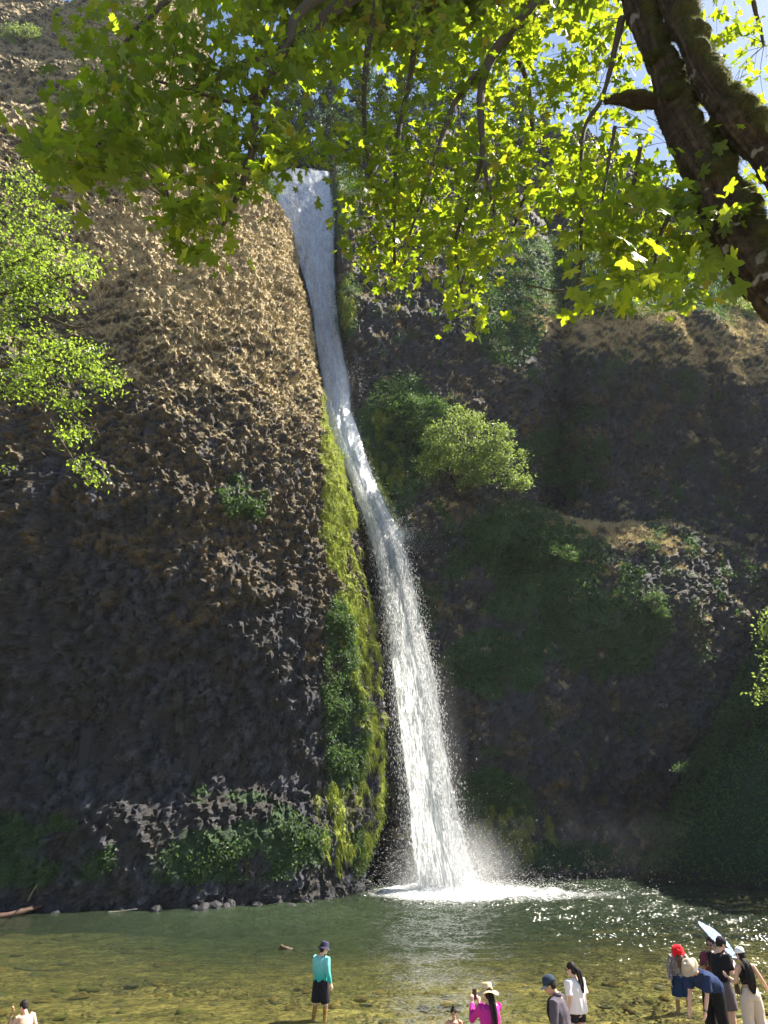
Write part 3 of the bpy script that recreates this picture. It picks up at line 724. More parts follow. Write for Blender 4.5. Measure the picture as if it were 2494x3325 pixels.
W = (BQ[..., 2] > .1) * infr(*topx(BQ)) * 1.; n = 60000; i = pick(W, n); nn = BN.reshape(-1, 3)[i]
hgt = np.clip(.25 + .9 * fbm(BQ * .5, 3, 921), .05, 1.3).ravel()[i][:, None]
C = BQ.reshape(-1, 3)[i] + nn * rv.uniform(0, 1, (n, 1)) * hgt + rv.normal(size=(n, 3)) * .12
V, F = flakes(C, .19, rv, np.array([0, -.2, .7]))
M_BANKG = leafmat('bank_greenery', [(.030, .070, .022), (.065, .12, .032)], [(.10, .22, .03), (.18, .30, .05)], .35, .55)
tag(link('undergrowth', qmesh('bank_undergrowth', V, F, M_BANKG)), 'thick low green undergrowth covering the bank at the lower right', 'undergrowth', kind='stuff')
V, F = joinVF(Vs)
tag(link('undergrowth', qmesh('undergrowth', V, F, M_GREEN)), 'ferns and green undergrowth growing on the cliff ledges and banks', 'undergrowth', kind='stuff')

# ---- shrubs and small trees made of stems and leaf clumps
def shrub(name, label, cat, cpx, cpy, Y, blobs, n, size, mat, root_off=(0, 1.5, -2.), group=None, light_stems=None):
    """blobs: (dx, dy, r) in metres around the centre; leaves gather on clumps on the blobs"""
    c = at(cpx, cpy, Y); e = empty(name, c + Vector(root_off)); tag(e, label, cat, group)
    o0 = Vector(e.location); L = []; cl = []
    tot = sum(b[2] ** 2 for b in blobs)
    for bx, bz, br in blobs:
        m = max(5, int(15 * br ** 1.3)); d = rv.normal(size=(m, 3)); d /= np.linalg.norm(d, axis=1, keepdims=True)
        q = np.array([c.x + bx, c.y, c.z + bz]) + d * br * rv.uniform(.35, 1., (m, 1)) * np.array([1, .8, .9])
        cl.append(q)
        k = int(n * br ** 2 / tot); j = rv.integers(0, m, k)
        sg = .26 * br ** .5 * .7
        C = q[j] + rv.normal(size=(k, 3)) * np.array([sg * 1.3, sg, sg * .6])
        L.append(flakes(C, size, rv, np.array([.1, -.3, .8])))
    V, F = joinVF(L); link('foliage', qmesh('foliage', V - np.array(o0), F, mat), e)['kind'] = 'stuff'
    cl = np.concatenate(cl); S_ = []
    for j in rv.choice(len(cl), min(len(cl), 26), False):
        q = Vector(cl[j]); mid = o0.lerp(q, .5) + Vector(rv.normal(size=3) * .15) + Vector((0, 0, .12 * (q - o0).length))
        S_.append(tube(smoothpts([o0, mid, q], 4), np.linspace(.05, .012, 9), 5))
    V, F = joinVF(S_); link('stem', qmesh('stem', V - np.array(o0), fixdeg(F), light_stems or M_WOOD), e)['kind'] = 'stuff'
    return e
def behindY(px_, py_):
    d = (RPX - px_) ** 2 + (RPY - py_) ** 2; return RQ.reshape(-1, 3)[np.argmin(d)][1]
shrub('maple_sapling', 'bright sunlit broadleaf tree leaning out of the shaded cliff right of the falls', 'tree', 1520, 1470, behindY(1520, 1560) - 2.6,
      [(-2.2, 1.1, 1.6), (0, 2.3, 1.6), (-.9, .2, 2.2), (1.5, .8, 1.8), (1.6, -1.2, 1.7), (3.2, -1.9, 1.2), (-2.9, -.7, 1.3), (.2, -1.7, 1.5), (3.9, -2.7, .8), (2.5, 1.6, 1.0), (3.3, -.2, 1.0), (-.8, 3.4, .8)], 13000, .17, M_SUNBUSH, (-.5, 2., -2.6))
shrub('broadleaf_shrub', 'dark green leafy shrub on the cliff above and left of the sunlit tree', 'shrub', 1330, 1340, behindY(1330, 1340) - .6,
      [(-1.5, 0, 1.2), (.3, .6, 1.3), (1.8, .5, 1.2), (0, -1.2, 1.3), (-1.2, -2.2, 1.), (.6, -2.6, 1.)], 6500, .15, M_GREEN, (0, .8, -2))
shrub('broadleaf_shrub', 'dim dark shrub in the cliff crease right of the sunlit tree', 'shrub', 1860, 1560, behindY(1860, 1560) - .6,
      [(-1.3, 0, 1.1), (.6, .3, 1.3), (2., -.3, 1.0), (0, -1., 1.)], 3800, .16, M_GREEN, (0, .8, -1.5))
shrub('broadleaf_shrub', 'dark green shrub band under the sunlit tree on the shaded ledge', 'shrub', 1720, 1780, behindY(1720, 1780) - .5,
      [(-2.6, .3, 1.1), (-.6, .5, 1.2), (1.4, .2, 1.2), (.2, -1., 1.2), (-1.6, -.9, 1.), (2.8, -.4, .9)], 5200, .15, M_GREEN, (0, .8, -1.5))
shrub('broadleaf_shrub', 'pale green shrub on the grassy ledge below the hanging maple sprays', 'shrub', 1990, 985, behindY(1990, 985) - .5,
      [(-1.8, 0.2, .9), (0, .1, 1.), (1.6, -.3, .8)], 2600, .17, M_SUNBUSH, (0, .6, -1.))
shrub('broadleaf_shrub', 'sunlit pale shrub at the far right on the cliff brow', 'shrub', 2400, 1000, behindY(2400, 1000) - .5,
      [(-1.2, 0.2, 1.), (.6, .1, 1.1), (2., -.3, .9)], 2600, .18, M_SUNBUSH, (0, .6, -1.))
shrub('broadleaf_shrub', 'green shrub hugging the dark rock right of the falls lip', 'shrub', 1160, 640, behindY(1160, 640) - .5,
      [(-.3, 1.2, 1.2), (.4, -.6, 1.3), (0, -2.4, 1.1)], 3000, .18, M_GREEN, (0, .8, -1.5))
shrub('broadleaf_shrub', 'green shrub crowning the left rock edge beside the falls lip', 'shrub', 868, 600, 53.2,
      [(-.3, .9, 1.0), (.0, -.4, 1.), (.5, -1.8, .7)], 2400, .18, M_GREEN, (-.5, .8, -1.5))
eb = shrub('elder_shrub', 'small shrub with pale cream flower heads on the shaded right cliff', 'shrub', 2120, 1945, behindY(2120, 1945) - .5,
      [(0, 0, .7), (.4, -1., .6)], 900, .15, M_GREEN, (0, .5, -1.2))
fl = rv.normal(size=(9, 3)) * np.array([.5, .15, .35]); C = np.repeat(fl, 30, 0) + rv.normal(size=(270, 3)) * .07 + np.array(at(2110, 1925, behindY(2120, 1945) - 1.2)) - np.array(eb.location)
V, F = flakes(C, .06, rv); link('flower_head', qmesh('flower_head', V, F, simple('cream_flowers', (.55, .55, .42))), eb)['kind'] = 'stuff'
for k, (px_, py_, Y_, s_, lb) in enumerate([(545, 470, 53, 1.5, 'pale sage shrub on the rim of the left buttress behind the maple leaves'), (70, 110, 60, 1.6, 'low shrub on the dry grass ledge at the top left corner'),
        (540, 260, 58, 1.6, 'shrub clinging to the rim above the left buttress')]):
    shrub('broadleaf_shrub', lb, 'shrub', px_, py_, Y_, [(-1 * s_, 0, .8 * s_), (0, .3, .9 * s_), (1. * s_, 0, .7 * s_)], 1800, .2, M_SUNBUSH, (0, .6, -1.))
for k, (px_, py_, Y_, s_, lb) in enumerate([(2440, 2330, 50, 1.3, 'highest leafy shrub on the green bank at the right edge'), (2300, 2500, 52, 1.1, 'rounded shrub midway down the green bank'), (2420, 2640, 49, 1.2, 'broad low shrub on the green bank above the far water edge'), (2150, 2700, 54, .9, 'smallest shrub at the left toe of the green bank')]):
    shrub('broadleaf_shrub', lb, 'shrub', px_, py_, Y_, [(-1.1 * s_, 0, .8 * s_), (0, .5, .9 * s_), (1. * s_, 0, .8 * s_), (.2, -.8 * s_, .8 * s_)], 2200, .2, M_GREEN, (0, .6, -1.2))
# bright fern and saxifrage tufts down the wet edge
for k, (px_, py_, Y_, s_, lb) in enumerate([(1085, 1480, 45.6, .8, 'topmost bright green fern clump on the wet edge left of the falls'), (1105, 1800, 45, .8, 'bright fern clump midway down the wet edge'),
        (1140, 1960, 44.8, .9, 'fern clump on the wet edge above the hanging moss curtain'), (1110, 2110, 44.6, 1., 'broad mid green fern clump on the dark wet rock'),
        (1160, 2340, 44.6, 1.0, 'leafy green clump low on the wet edge beside the falls'), (1040, 2600, 44., 1.0, 'lowest bright green clump at the foot of the wet edge')]):
    shrub('fern_clump', lb, 'fern', px_, py_, Y_, [(-.4 * s_, .7 * s_, .6 * s_), (.2 * s_, 0, .8 * s_), (0, -.8 * s_, .6 * s_)], 1500, .13, M_SUNBUSH if k < 3 else M_GREEN, (0, .6, -.3))

# ---- firs on the rim behind the falls
M_FIRBARK = simple('fir_bark', (.10, .075, .06), .9, .5, 6., .7, dist=.05)
firs = [(895, 66, 22), (930, 62, 26), (968, 74, 32), (1003, 70, 34), (1055, 78, 36), (1090, 64, 26), (1120, 72, 30), (1150, 82, 36), (1180, 66, 30), (1250, 74, 34), (1330, 70, 30), (1415, 78, 34), (1500, 72, 28), (1590, 80, 30), (1690, 84, 26), (1800, 84, 22), (1905, 88, 20), (2010, 86, 16)]
firl = ['leftmost', 'small one just right of the leftmost', 'slender one above the left side of the lip', 'straight one over the left half of the lip', 'tall one over the middle of the lip', 'short one over the right side of the lip', 'bushy one just right of the lip', 'tallest one right of the lip', 'low one beside the chute wall', 'ninth from right', 'eighth from right', 'seventh from right', 'sixth from right', 'fifth from right', 'fourth from right', 'third from right', 'second from right', 'rightmost']
for (px_, Y_, h_), lb in zip(firs, firl):
    p = at(px_, 500, Y_); rz_ = rimz(p.x); z0 = rz_[2] + .12 * max(0, Y_ - rz_[1]) - .5
    e = empty('fir_tree', (p.x, Y_, z0)); tag(e, 'tall fir on the rim: %s' % lb, 'fir tree', 'tall firs along the rim behind the falls')
    h_ *= rv.uniform(.9, 1.1); bend = rv.normal() * .4
    V, F = tube(smoothpts([(0, 0, 0), (bend * .5, 0, h_ * .5), (bend, 0, h_)], 6), np.linspace(.34, .05, 13), 8); link('trunk', qmesh('trunk', V, fixdeg(F), M_FIRBARK), e)
    L = []; Bs = []
    z_ = h_ * rv.uniform(.12, .3)
    while z_ < h_ - .4:
        f = 1 - (z_ / h_); rr_ = (.8 + 4.2 * f ** .8) * rv.uniform(.5, 1.1)
        for q in range(3):
            a = rv.uniform(0, 6.28); m = int(44 + 40 * f); t = rv.uniform(.15, 1, m) ** .7
            C = np.stack([bend * z_ / h_ + np.cos(a) * rr_ * t, np.sin(a) * rr_ * t, z_ - .25 * rr_ * t * t + .0 * t], -1) + rv.normal(size=(m, 3)) * np.array([.22, .22, .12])
            L.append(flakes(C, .42, rv, np.array([0, 0, 1.]), droop=(0, 0, -.3)))
            Bs.append(tube([(bend * z_ / h_, 0, z_), (bend * z_ / h_ + np.cos(a) * rr_ * .5, np.sin(a) * rr_ * .5, z_ - .06 * rr_), (bend * z_ / h_ + np.cos(a) * rr_, np.sin(a) * rr_, z_ - .25 * rr_)], [.05, .03, .01], 4))
        z_ += rv.uniform(.45, .95)
    V, F = joinVF(L); link('foliage', qmesh('foliage', V, F, M_NEEDLE), e)['kind'] = 'stuff'
    V, F = joinVF(Bs); link('branches', qmesh('branches', V, fixdeg(F), M_FIRBARK), e)['kind'] = 'stuff'

# ---- big foreground maple
def leaf_template(seed, lobes=5):
    r_ = np.random.default_rng(seed); pts = []
    spec = [(0, 1.0), (10, .84), (17, .76), (24, .50), (40, .78), (50, .95), (62, .76), (77, .46), (96, .62), (112, .70), (130, .52), (165, .26)]
    out = [(a, r * r_.uniform(.93, 1.07)) for a, r in spec]; rot = [(-a, r * r_.uniform(.93, 1.07)) for a, r in spec[:0:-1]]
    al = rot + out
    V = [(0, 0, 0)]
    for a, r in al:
        x = r * math.sin(R(a)); y = r * math.cos(R(a)); V.append((x, y + .0, -.16 * r * r + .10 * abs(x) + .02 * r_.normal()))
    V = np.array(V) * 1.0; n = len(V) - 1
    F = [[0, 1 + k, 1 + (k + 1) % n] for k in range(n)]
    # petiole
    m = len(V); V = np.concatenate([V, [[-.012, 0, 0], [.012, 0, 0], [.0, -.55, .10]]]); F.append([m, m + 1, m + 2])
    return V - np.array([0, -.0, 0]), np.array(F)
LT = [leaf_template(k) for k in range(5)]
LTM = [qmesh('leaf', v, f, M_MAPLE) for v, f in LT]
def leaf_frames(n, rnd, droop=.55, face=(0, -.35, .65), sd=.55):
    tip = rnd.normal(size=(n, 3)) * np.array([.7, .7, .35]) + np.array([-.1, -.1, -droop]); tip /= np.linalg.norm(tip, axis=1, keepdims=True)
    up = rnd.normal(size=(n, 3)) * sd + np.array(face); sx = np.cross(tip, up); sx /= np.linalg.norm(sx, axis=1, keepdims=True) + 1e-9
    nz = np.cross(sx, tip); return np.stack([sx, tip, nz], 2)        # columns
def pxr(r, px_, py_, Y_): 
    v = (1662.5 - py_) / FPX; return r / FPX * Y_ / (cP - v * sP)
def limb_pts(L):
    """(px, py, Y, radius px) -> smooth (x, y, z, r)"""
    return smoothpts([(*at(a, b, c), pxr(d, a, b, c)) for a, b, c, d in L], 8)
maple = empty('maple_tree', (8.2, 5.4, 1.0)); MO = np.array([8.2, 5.4, 1.0])
tag(maple, 'big mossy maple reaching in from the right with backlit yellow green leaves', 'maple tree')
def barkmat():
    t = NT('mossy_bark'); p = t.pos()
    a = t.n('ShaderNodeAttribute', attribute_name='col').outputs['Color']
    n1 = t.noise(p, 14, 4, .65); n2 = t.noise(p, 60, 3, .6)
    f = t.math('MULTIPLY', t.ramp(n1, .3, .7, .5, 1.5), t.ramp(n2, .3, .7, .7, 1.3))
    c = t.mix(1., a, t.n('ShaderNodeCombineColor', {0: f, 1: f, 2: f}).outputs[0], 'MULTIPLY')
    b = t.n('ShaderNodeBsdfPrincipled', {'Base Color': c, 'Roughness': .95, 'Specular IOR Level': .15, 'Normal': t.bump(t.math('ADD', n1, t.math('MULTIPLY', n2, .6)), .7, .02)})
    return t.fin(b.outputs[0])
M_BARK = barkmat()
MOSSPT = []
def trunk(name, pts, seed, moss=1., n=88, sub=9):
    K = len(pts); t = np.linspace(0, K - 1, K * sub); Pp = np.stack([np.interp(t, np.arange(K), pts[:, k]) for k in range(4)], 1)
    V, F = tube(Pp[:, :3], Pp[:, 3], n, cap=True)
    m = len(Pp); G = V[:m * n].reshape(m, n, 3); ctr = Pp[:, None, :3]; Nn = G - ctr; Nn /= np.linalg.norm(Nn, axis=-1, keepdims=True)
    r_ = Pp[:, None, 3]; G = ctr + (G - ctr) * .68
    f1, f2, c = worley(G * 2.7 + .25 * fbm(G * 4, 2, seed + 7)[..., None], seed); g1_ = worley(G * 11, seed + 2)[0]; fine = fbm(G * 9, 3, seed + 9)
    up = sstep(-.3, .35, Nn[..., 2] + .7 * Nn[..., 0] + .9 * fbm(G * 1.8, 3, seed + 3) ) * moss
    rid = np.abs(vnoise(np.stack([np.arctan2(Nn[..., 1], Nn[..., 0]) * 4, G[..., 2] * 1.2, 0 * G[..., 2]], -1) * 1.3, seed))
    disp = up * ((1 - f1) * .24 - .06 + .02 + .03 * (1 - g1_)) + fine * .03 + .012 * fbm(G * 26, 2, seed + 6) + (1 - up) * rid * .03 + .05 * fbm(G * 1.5, 2, seed + 4)
    G2 = G + Nn * (disp * np.minimum(1, r_ / .16))[..., None]
    col = lerp(lerp(np.array([.020, .014, .009]) + 0 * G, np.array([.062, .046, .030]), np.clip(rid + fine * .6, 0, 1)), np.array([.036, .037, .009]), np.clip(up * 1.15 + fine * .4, 0, 1))
    pat = sstep(.46, .54, fbm(G * np.array([5, 5, 7]), 3, seed + 40)) * (1 - up); col = lerp(col, np.array([.16, .15, .13]), pat)
    sel = (up > .35).ravel(); MOSSPT.append((G2.reshape(-1, 3)[sel], Nn.reshape(-1, 3)[sel]))
    V = np.concatenate([G2.reshape(-1, 3), V[m * n:]]); col = np.concatenate([col.reshape(-1, 3), np.full((2, 3), .05)])
    F3 = fixdeg(F); me = qmesh(name, V - MO, F3, M_BARK, True, col); return link(name, me, maple)
T1 = limb_pts([(1990, -260, 6.9, 44), (2048, -20, 6.7, 50), (2150, 225, 6.6, 52), (2190, 385, 6.6, 62), (2312, 600, 6.5, 84), (2372, 750, 6.5, 92), (2470, 900, 6.4, 100), (2620, 1060, 6.2, 108), (2800, 1300, 6.0, 115), (3050, 1900, 5.6, 130)])
T2 = limb_pts([(2110, -260, 6.4, 40), (2172, -20, 6.3, 46), (2274, 225, 6.2, 46), (2376, 380, 6.1, 54), (2464, 490, 6.1, 56), (2575, 620, 6.0, 62), (2680, 830, 6.0, 80), (2860, 1250, 5.9, 105), (3080, 1850, 5.7, 120)])
trunk('trunk', T1, 601); trunk('trunk', T2, 621)
T3 = limb_pts([(3030, 1800, 5.7, 150), (3120, 2300, 5.5, 170), (3180, 3000, 5.4, 210)]); trunk('trunk', T3, 631)
trunk('branch', limb_pts([(2135, 335, 6.6, 24), (2085, 330, 6.6, 23), (2020, 322, 6.6, 21), (1965, 330, 6.6, 15)]), 641, .8, 24, 3)
# moss cushions on the limbs
for k, (px_, py_, Y_, r_) in enumerate([(2375, 305, 6.05, 38), (2290, 165, 6.3, 26), (2448, 420, 6.05, 34), (2320, 420, 6.35, 36), (2345, 470, 6.35, 32), (2130, 190, 6.5, 30), (2175, 250, 6.5, 34), (2190, 300, 6.4, 36), (2420, 620, 6.3, 30), (2450, 700, 6.25, 32)]):
    c = at(px_, py_, Y_); rr_ = pxr(r_, px_, py_, Y_)
    bm = bmesh.new(); bmesh.ops.create_icosphere(bm, subdivisions=4, radius=1); co = np.array([v.co[:] for v in bm.verts])
    f = fbm(co * 3 + k * 9, 4, 650 + k); f1, _, _ = worley(co * 2.5 + k, 660 + k)
    cc = co * (1 + .22 * f + .2 * (.5 - f1))[:, None] * rr_ * np.array([1, .8, .85])
    for v, q in zip(bm.verts, cc): v.co = q
    me = bpy.data.meshes.new('moss_cushion'); bm.to_mesh(me); bm.free(); a = me.color_attributes.new('col', 'FLOAT_COLOR', 'POINT')
    cl_ = np.ones((len(co), 4)); cl_[:, :3] = np.array([.038, .040, .010]) * (1 + .5 * f)[:, None]; a.data.foreach_set('color', cl_.ravel().astype(np.float32))
    MOSSPT.append((np.repeat(cc + np.array(c), 4, 0), np.repeat(co, 4, 0)))
    me.materials.append(M_BARK); link('moss_cushion', me, maple, np.array(c) - MO)
# short moss shoots standing on the limbs (they catch the rim light)
Cm, Dm = np.concatenate([a for a, _ in MOSSPT]), np.concatenate([b for _, b in MOSSPT])
near = (Cm[:, 2] < 19) & (Cm[:, 2] > 6); Cm, Dm = Cm[near], Dm[near]; n = 70000; i = rv.integers(0, len(Cm), n)
V, F = blades(Cm[i] + rv.normal(size=(n, 3)) * .012, Dm[i] + rv.normal(size=(n, 3)) * .6, .032, .006, rv); link('moss_fuzz', qmesh('moss_fuzz', V - MO, F, leafmat('moss_fuzz', [(.022, .026, .006), (.055, .055, .012)], [(.10, .11, .02), (.18, .18, .04)], .4, .9)), maple)['kind'] = 'stuff'
BR = [
 [(2060, -80, 6.7, 24), (1900, -140, 7.2, 22), (1771, -10, 7.5, 18), (1583, 211, 7.6, 11), (1568, 490, 7.4, 7), (1606, 690, 7.2, 4)],
 [(1583, 211, 7.6, 10), (1480, 330, 7.8, 8), (1400, 560, 7.8, 5), (1330, 760, 7.7, 3)],
 [(2000, -250, 7, 30), (1600, -260, 8.2, 24), (1130, 0, 8.6, 15), (980, 120, 8.4, 12), (829, 188, 8.2, 10), (716, 249, 8.0, 8), (542, 324, 7.8, 6), (400, 420, 7.6, 4), (290, 480, 7.4, 3)],
 [(1500, -240, 8.3, 20), (1025, 0, 7.6, 13), (934, 143, 7.5, 12), (851, 301, 7.4, 11), (829, 377, 7.4, 10), (814, 512, 7.3, 9), (753, 678, 7.2, 6), (715, 745, 7.2, 4)],
 [(851, 301, 7.4, 7), (760, 330, 7.3, 5), (640, 300, 7.2, 4), (452, 246, 7.1, 3)],
 [(814, 512, 7.3, 6), (740, 590, 7.2, 5), (640, 640, 7.0, 3), (560, 660, 6.9, 2.5)],
 [(1568, 490, 7.4, 6), (1530, 640, 7.5, 5), (1480, 780, 7.5, 4), (1500, 960, 7.5, 2.5)],
 [(2020, 60, 6.8, 10), (1982, 226, 7.0, 6), (1950, 330, 7.2, 5), (1892, 452, 7.3, 5), (1884, 866, 7.2, 4), (1832, 942, 7.2, 3), (1711, 927, 7.2, 2)],
 [(1997, 414, 7.0, 5), (1975, 540, 7.0, 4), (1952, 690, 7.0, 3)],
 [(2231, 625, 6.5, 6), (2148, 753, 6.6, 5), (2118, 904, 6.6, 3)],
 [(1240, -100, 8.6, 9), (1190, 200, 8.6, 7), (1185, 420, 8.6, 5), (1230, 700, 8.5, 3)],
 [(1350, -80, 8.6, 9), (1340, 200, 8.6, 7), (1290, 470, 8.5, 5), (1280, 860, 8.4, 3)],
 [(1640, 100, 7.9, 7), (1720, 300, 8.1, 6), (1720, 560, 8.1, 4), (1660, 770, 8, 3)],
 [(2160, -100, 6.4, 12), (2400, -60, 7.2, 8), (2460, 60, 7.6, 5), (2480, 150, 7.6, 3)],
 [(2080, 480, 6.8, 6), (2050, 620, 7., 4), (1990, 750, 7.1, 2.5)],
 [(700, -200, 7.4, 12), (560, -20, 7.2, 8), (420, 120, 7.0, 5), (330, 260, 7.0, 3)],
]
NODE = []
for k, b in enumerate(BR):
    q = limb_pts([(b0, b1, b2, b3 * 1.35) for b0, b1, b2, b3 in b]); V, F = tube(q[:, :3], q[:, 3], 8, .004, k); link('branch', qmesh('branch', V - MO, fixdeg(F), M_WOOD, True), maple); NODE.append(q[:, :3])
NODE = np.concatenate(NODE)
# sprays of leaves: ellipses traced from the crown, each with its own depth
EL = [  # px, py, rx, ry, Y, sprigs, leaf size
 (520, 90, 300, 150, 7.2, 78, .17), (350, 230, 170, 150, 7.0, 44, .18), (620, 290, 260, 160, 7.2, 66, .17), (860, 150, 200, 200, 7.6, 60, .16), (300, 450, 170, 110, 6.8, 36, .19),
 (200, 560, 60, 40, 6.7, 7, .19), (540, 500, 180, 80, 7.1, 26, .17), (740, 450, 170, 110, 7.3, 34, .16), (650, 640, 110, 70, 7.1, 17, .17), (600, 730, 80, 50, 7.0, 10, .17), (640, 815, 50, 30, 7.0, 6, .17), (740, 590, 90, 60, 7.2, 12, .16), (440, 560, 50, 40, 7.0, 4, .17), (255, 600, 30, 25, 6.7, 3, .19),
 (980, 330, 150, 220, 8.0, 34, .15), (1020, 490, 130, 50, 7.9, 14, .15), (1100, 130, 160, 170, 8.3, 30, .15), (880, 510, 60, 40, 7.6, 6, .15),
 (1290, 260, 170, 280, 8.6, 76, .15), (1200, 700, 110, 130, 8.4, 34, .14), (1290, 540, 150, 150, 8.6, 52, .14), (1270, 860, 60, 80, 8.4, 14, .14), (1450, 260, 200, 280, 8.2, 84, .15),
 (1430, 640, 150, 160, 8.0, 52, .14), (1470, 830, 90, 90, 7.8, 24, .14), (1520, 970, 42, 70, 7.6, 11, .14), (1610, 350, 140, 320, 7.8, 66, .15), (1620, 760, 90, 60, 7.6, 16, .15), (1570, 600, 80, 100, 7.6, 12, .14),
 (1760, 130, 170, 170, 7.8, 60, .16), (1760, 400, 150, 180, 8.0, 64, .15), (1950, 330, 130, 260, 7.6, 66, .15), (1700, 630, 80, 70, 7.9, 16, .14), (1970, 640, 160, 110, 7.2, 50, .15), (1880, 740, 60, 60, 7.2, 9, .15), (2060, 760, 110, 80, 7.0, 24, .15), (2180, 620, 90, 90, 6.8, 18, .15), (2250, 740, 70, 80, 6.7, 14, .15),
 (2100, 900, 150, 60, 6.5, 20, .19), (2240, 920, 90, 50, 6.4, 9, .19), (2000, 110, 90, 150, 7.4, 26, .15), (2300, 60, 80, 90, 7.6, 16, .15), (2430, 150, 70, 90, 7.7, 12, .15), (2420, 340, 90, 80, 7.8, 12, .15), (2420, 700, 80, 160, 7.6, 22, .15), (2330, 330, 60, 90, 7.5, 8, .15), (2250, 460, 60, 120, 7.6, 10, .15)]
PV, TW = [], []
for ex_, ey_, rx_, ry_, Y_, ns, sz in EL:
    ns = int(ns * (.44 if ey_ < 420 else .68))
    for k in range(ns):
        a = rv.uniform(0, 6.283); q = math.sqrt(rv.uniform(0, 1)); Yk = Y_ + rv.normal() * .45
        c = np.array(at(ex_ + rx_ * q * math.cos(a), ey_ + ry_ * q * math.sin(a), Yk))
        j = np.argmin(((NODE - c) ** 2).sum(1)); nd = NODE[j]
        dr = c - nd; dl = np.linalg.norm(dr)
        if dl > 1.6: nd = c - dr / dl * rv.uniform(.5, .9) + np.array([0, 0, .3])
        mid = (nd + c) / 2 + np.array([0, 0, .12 * min(dl, 1.5)]) + rv.normal(size=3) * .04
        tp = smoothpts([nd, mid, c], 3); TW.append(tube(tp, np.linspace(.006, .0022, len(tp)), 4, cap=False))
        m = rv.integers(9, 16)
        dirn = (c - mid) / (np.linalg.norm(c - mid) + 1e-9)
        base = c + dirn * 0 + (rv.normal(size=(m, 3)) * np.array([.19, .19, .085])) * (sz / .15)
        PV.append((base, np.full(m, sz * .82) * rv.uniform(.4, 1.2, m)))
# crown above the frame, which shades the leaves at upper left
SHB = []
for cx_, cy_, cz_, rr_, m in [(-1.2, 9.2, 20.6, 1.7, 700), (.6, 9.4, 21.0, 1.7, 800), (2.3, 9.6, 21.4, 1.7, 800), (-2.8, 8.8, 20.8, 1.6, 500), (3.8, 9.6, 21.6, 1.6, 600), (1.2, 9.0, 20.2, 1.2, 400), (2.9, 8.8, 20.6, 1.2, 300)]:
    d = rv.normal(size=(m, 3)) * rr_ * np.array([.55, .55, .35]); SHB.append((np.array([cx_, cy_, cz_]) + d, np.full(m, .30)))
Cb = np.concatenate([b for b, s_ in PV]); Sb = np.concatenate([s_ for b, s_ in PV])
Cs = np.concatenate([b for b, s_ in SHB]); Ss = np.concatenate([s_ for b, s_ in SHB])
FR = leaf_frames(len(Cb), rv); vi = rv.integers(0, 5, len(Cb))
score = Sb / np.linalg.norm(Cb - np.array([0, 0, 4.]), axis=1); order = np.argsort(-score); big = set(order[:300].tolist())
for k in order[:300]:
    o = link('leaf', LTM[vi[k]], maple); M = Matrix.Identity(4)
    for a in range(3):
        for b in range(3): M[a][b] = FR[k][a, b] * Sb[k]
        M[a][3] = Cb[k][a] - MO[a]
    o.matrix_local = M
def leafmass(C, s_, FRm, vi):
    Vs = []
    for t in range(5):
        v, f = LT[t]; sel = np.where(vi == t)[0]
        W = np.einsum('nij,kj->nki', FRm[sel], v) * s_[sel][:, None, None] + C[sel][:, None]
        Vs.append((W.reshape(-1, 3), (f[None] + (np.arange(len(sel)) * len(v))[:, None, None]).reshape(-1, 3)))
    return joinVF(Vs)
rest = order[300:]
V, F = leafmass(Cb[rest], Sb[rest], FR[rest], vi[rest]); link('leaves', qmesh('leaves', V - MO, F, M_MAPLE), maple)['kind'] = 'stuff'
V, F = leafmass(Cs, Ss, leaf_frames(len(Cs), rv, .2, (0, 0, 1.)), rv.integers(0, 5, len(Cs))); link('crown_leaves', qmesh('crown_leaves', V - MO, F, M_MAPLE), maple)['kind'] = 'stuff'
V, F = joinVF(TW); link('twigs', qmesh('twigs', V - MO, F, M_WOOD), maple)['kind'] = 'stuff'
print('maple leaves', len(Cb))

# ---- alder at the left edge
ald = empty('alder_tree', (-12.5, 15, -.3)); AO = np.array([-12.5, 15, -.3]); tag(ald, 'light green small leaved tree leaning in at the left edge', 'tree')
V, F = tube(smoothpts([(-12.5, 15, -.3), (-12.2, 15.2, 5), (-11.2, 15.3, 10), (-10.3, 15.5, 15)], 8), np.linspace(.28, .10, 25), 12, .006); link('trunk', qmesh('trunk', V - AO, fixdeg(F), M_WOOD, True), ald)
AB = [[(-500, 1000, 15.3, 14), (-150, 930, 15.2, 9), (60, 850, 15, 6), (200, 780, 15, 3)], [(-500, 1150, 15.3, 14), (-150, 1000, 15.1, 9), (100, 930, 15, 6), (260, 880, 14.9, 3)],
      [(-500, 900, 15.3, 12), (-100, 780, 15.2, 7), (60, 660, 15.1, 4), (90, 590, 15.1, 3)], [(-500, 1350, 15.2, 13), (-120, 1220, 15., 9), (150, 1170, 15, 6), (380, 1230, 15, 3)],
      [(-500, 1420, 15.2, 12), (-50, 1230, 15., 8), (130, 1330, 15, 5), (210, 1450, 15, 4), (270, 1530, 14.9, 3), (340, 1570, 14.9, 2)],
      [(60, 960, 15, 5), (180, 1040, 14.9, 4), (270, 1062, 14.9, 3), (340, 1010, 14.9, 1.5)], [(130, 1160, 15, 4), (230, 1340, 14.9, 3), (320, 1405, 14.9, 1.5)]]
ANode = []
for b in AB:
    q = limb_pts(b); V, F = tube(q[:, :3], q[:, 3], 6, .003); link('branch', qmesh('branch', V - AO, fixdeg(F), M_WOOD, True), ald); ANode.append(q[:, :3])
ANode = np.concatenate(ANode)
dd = []
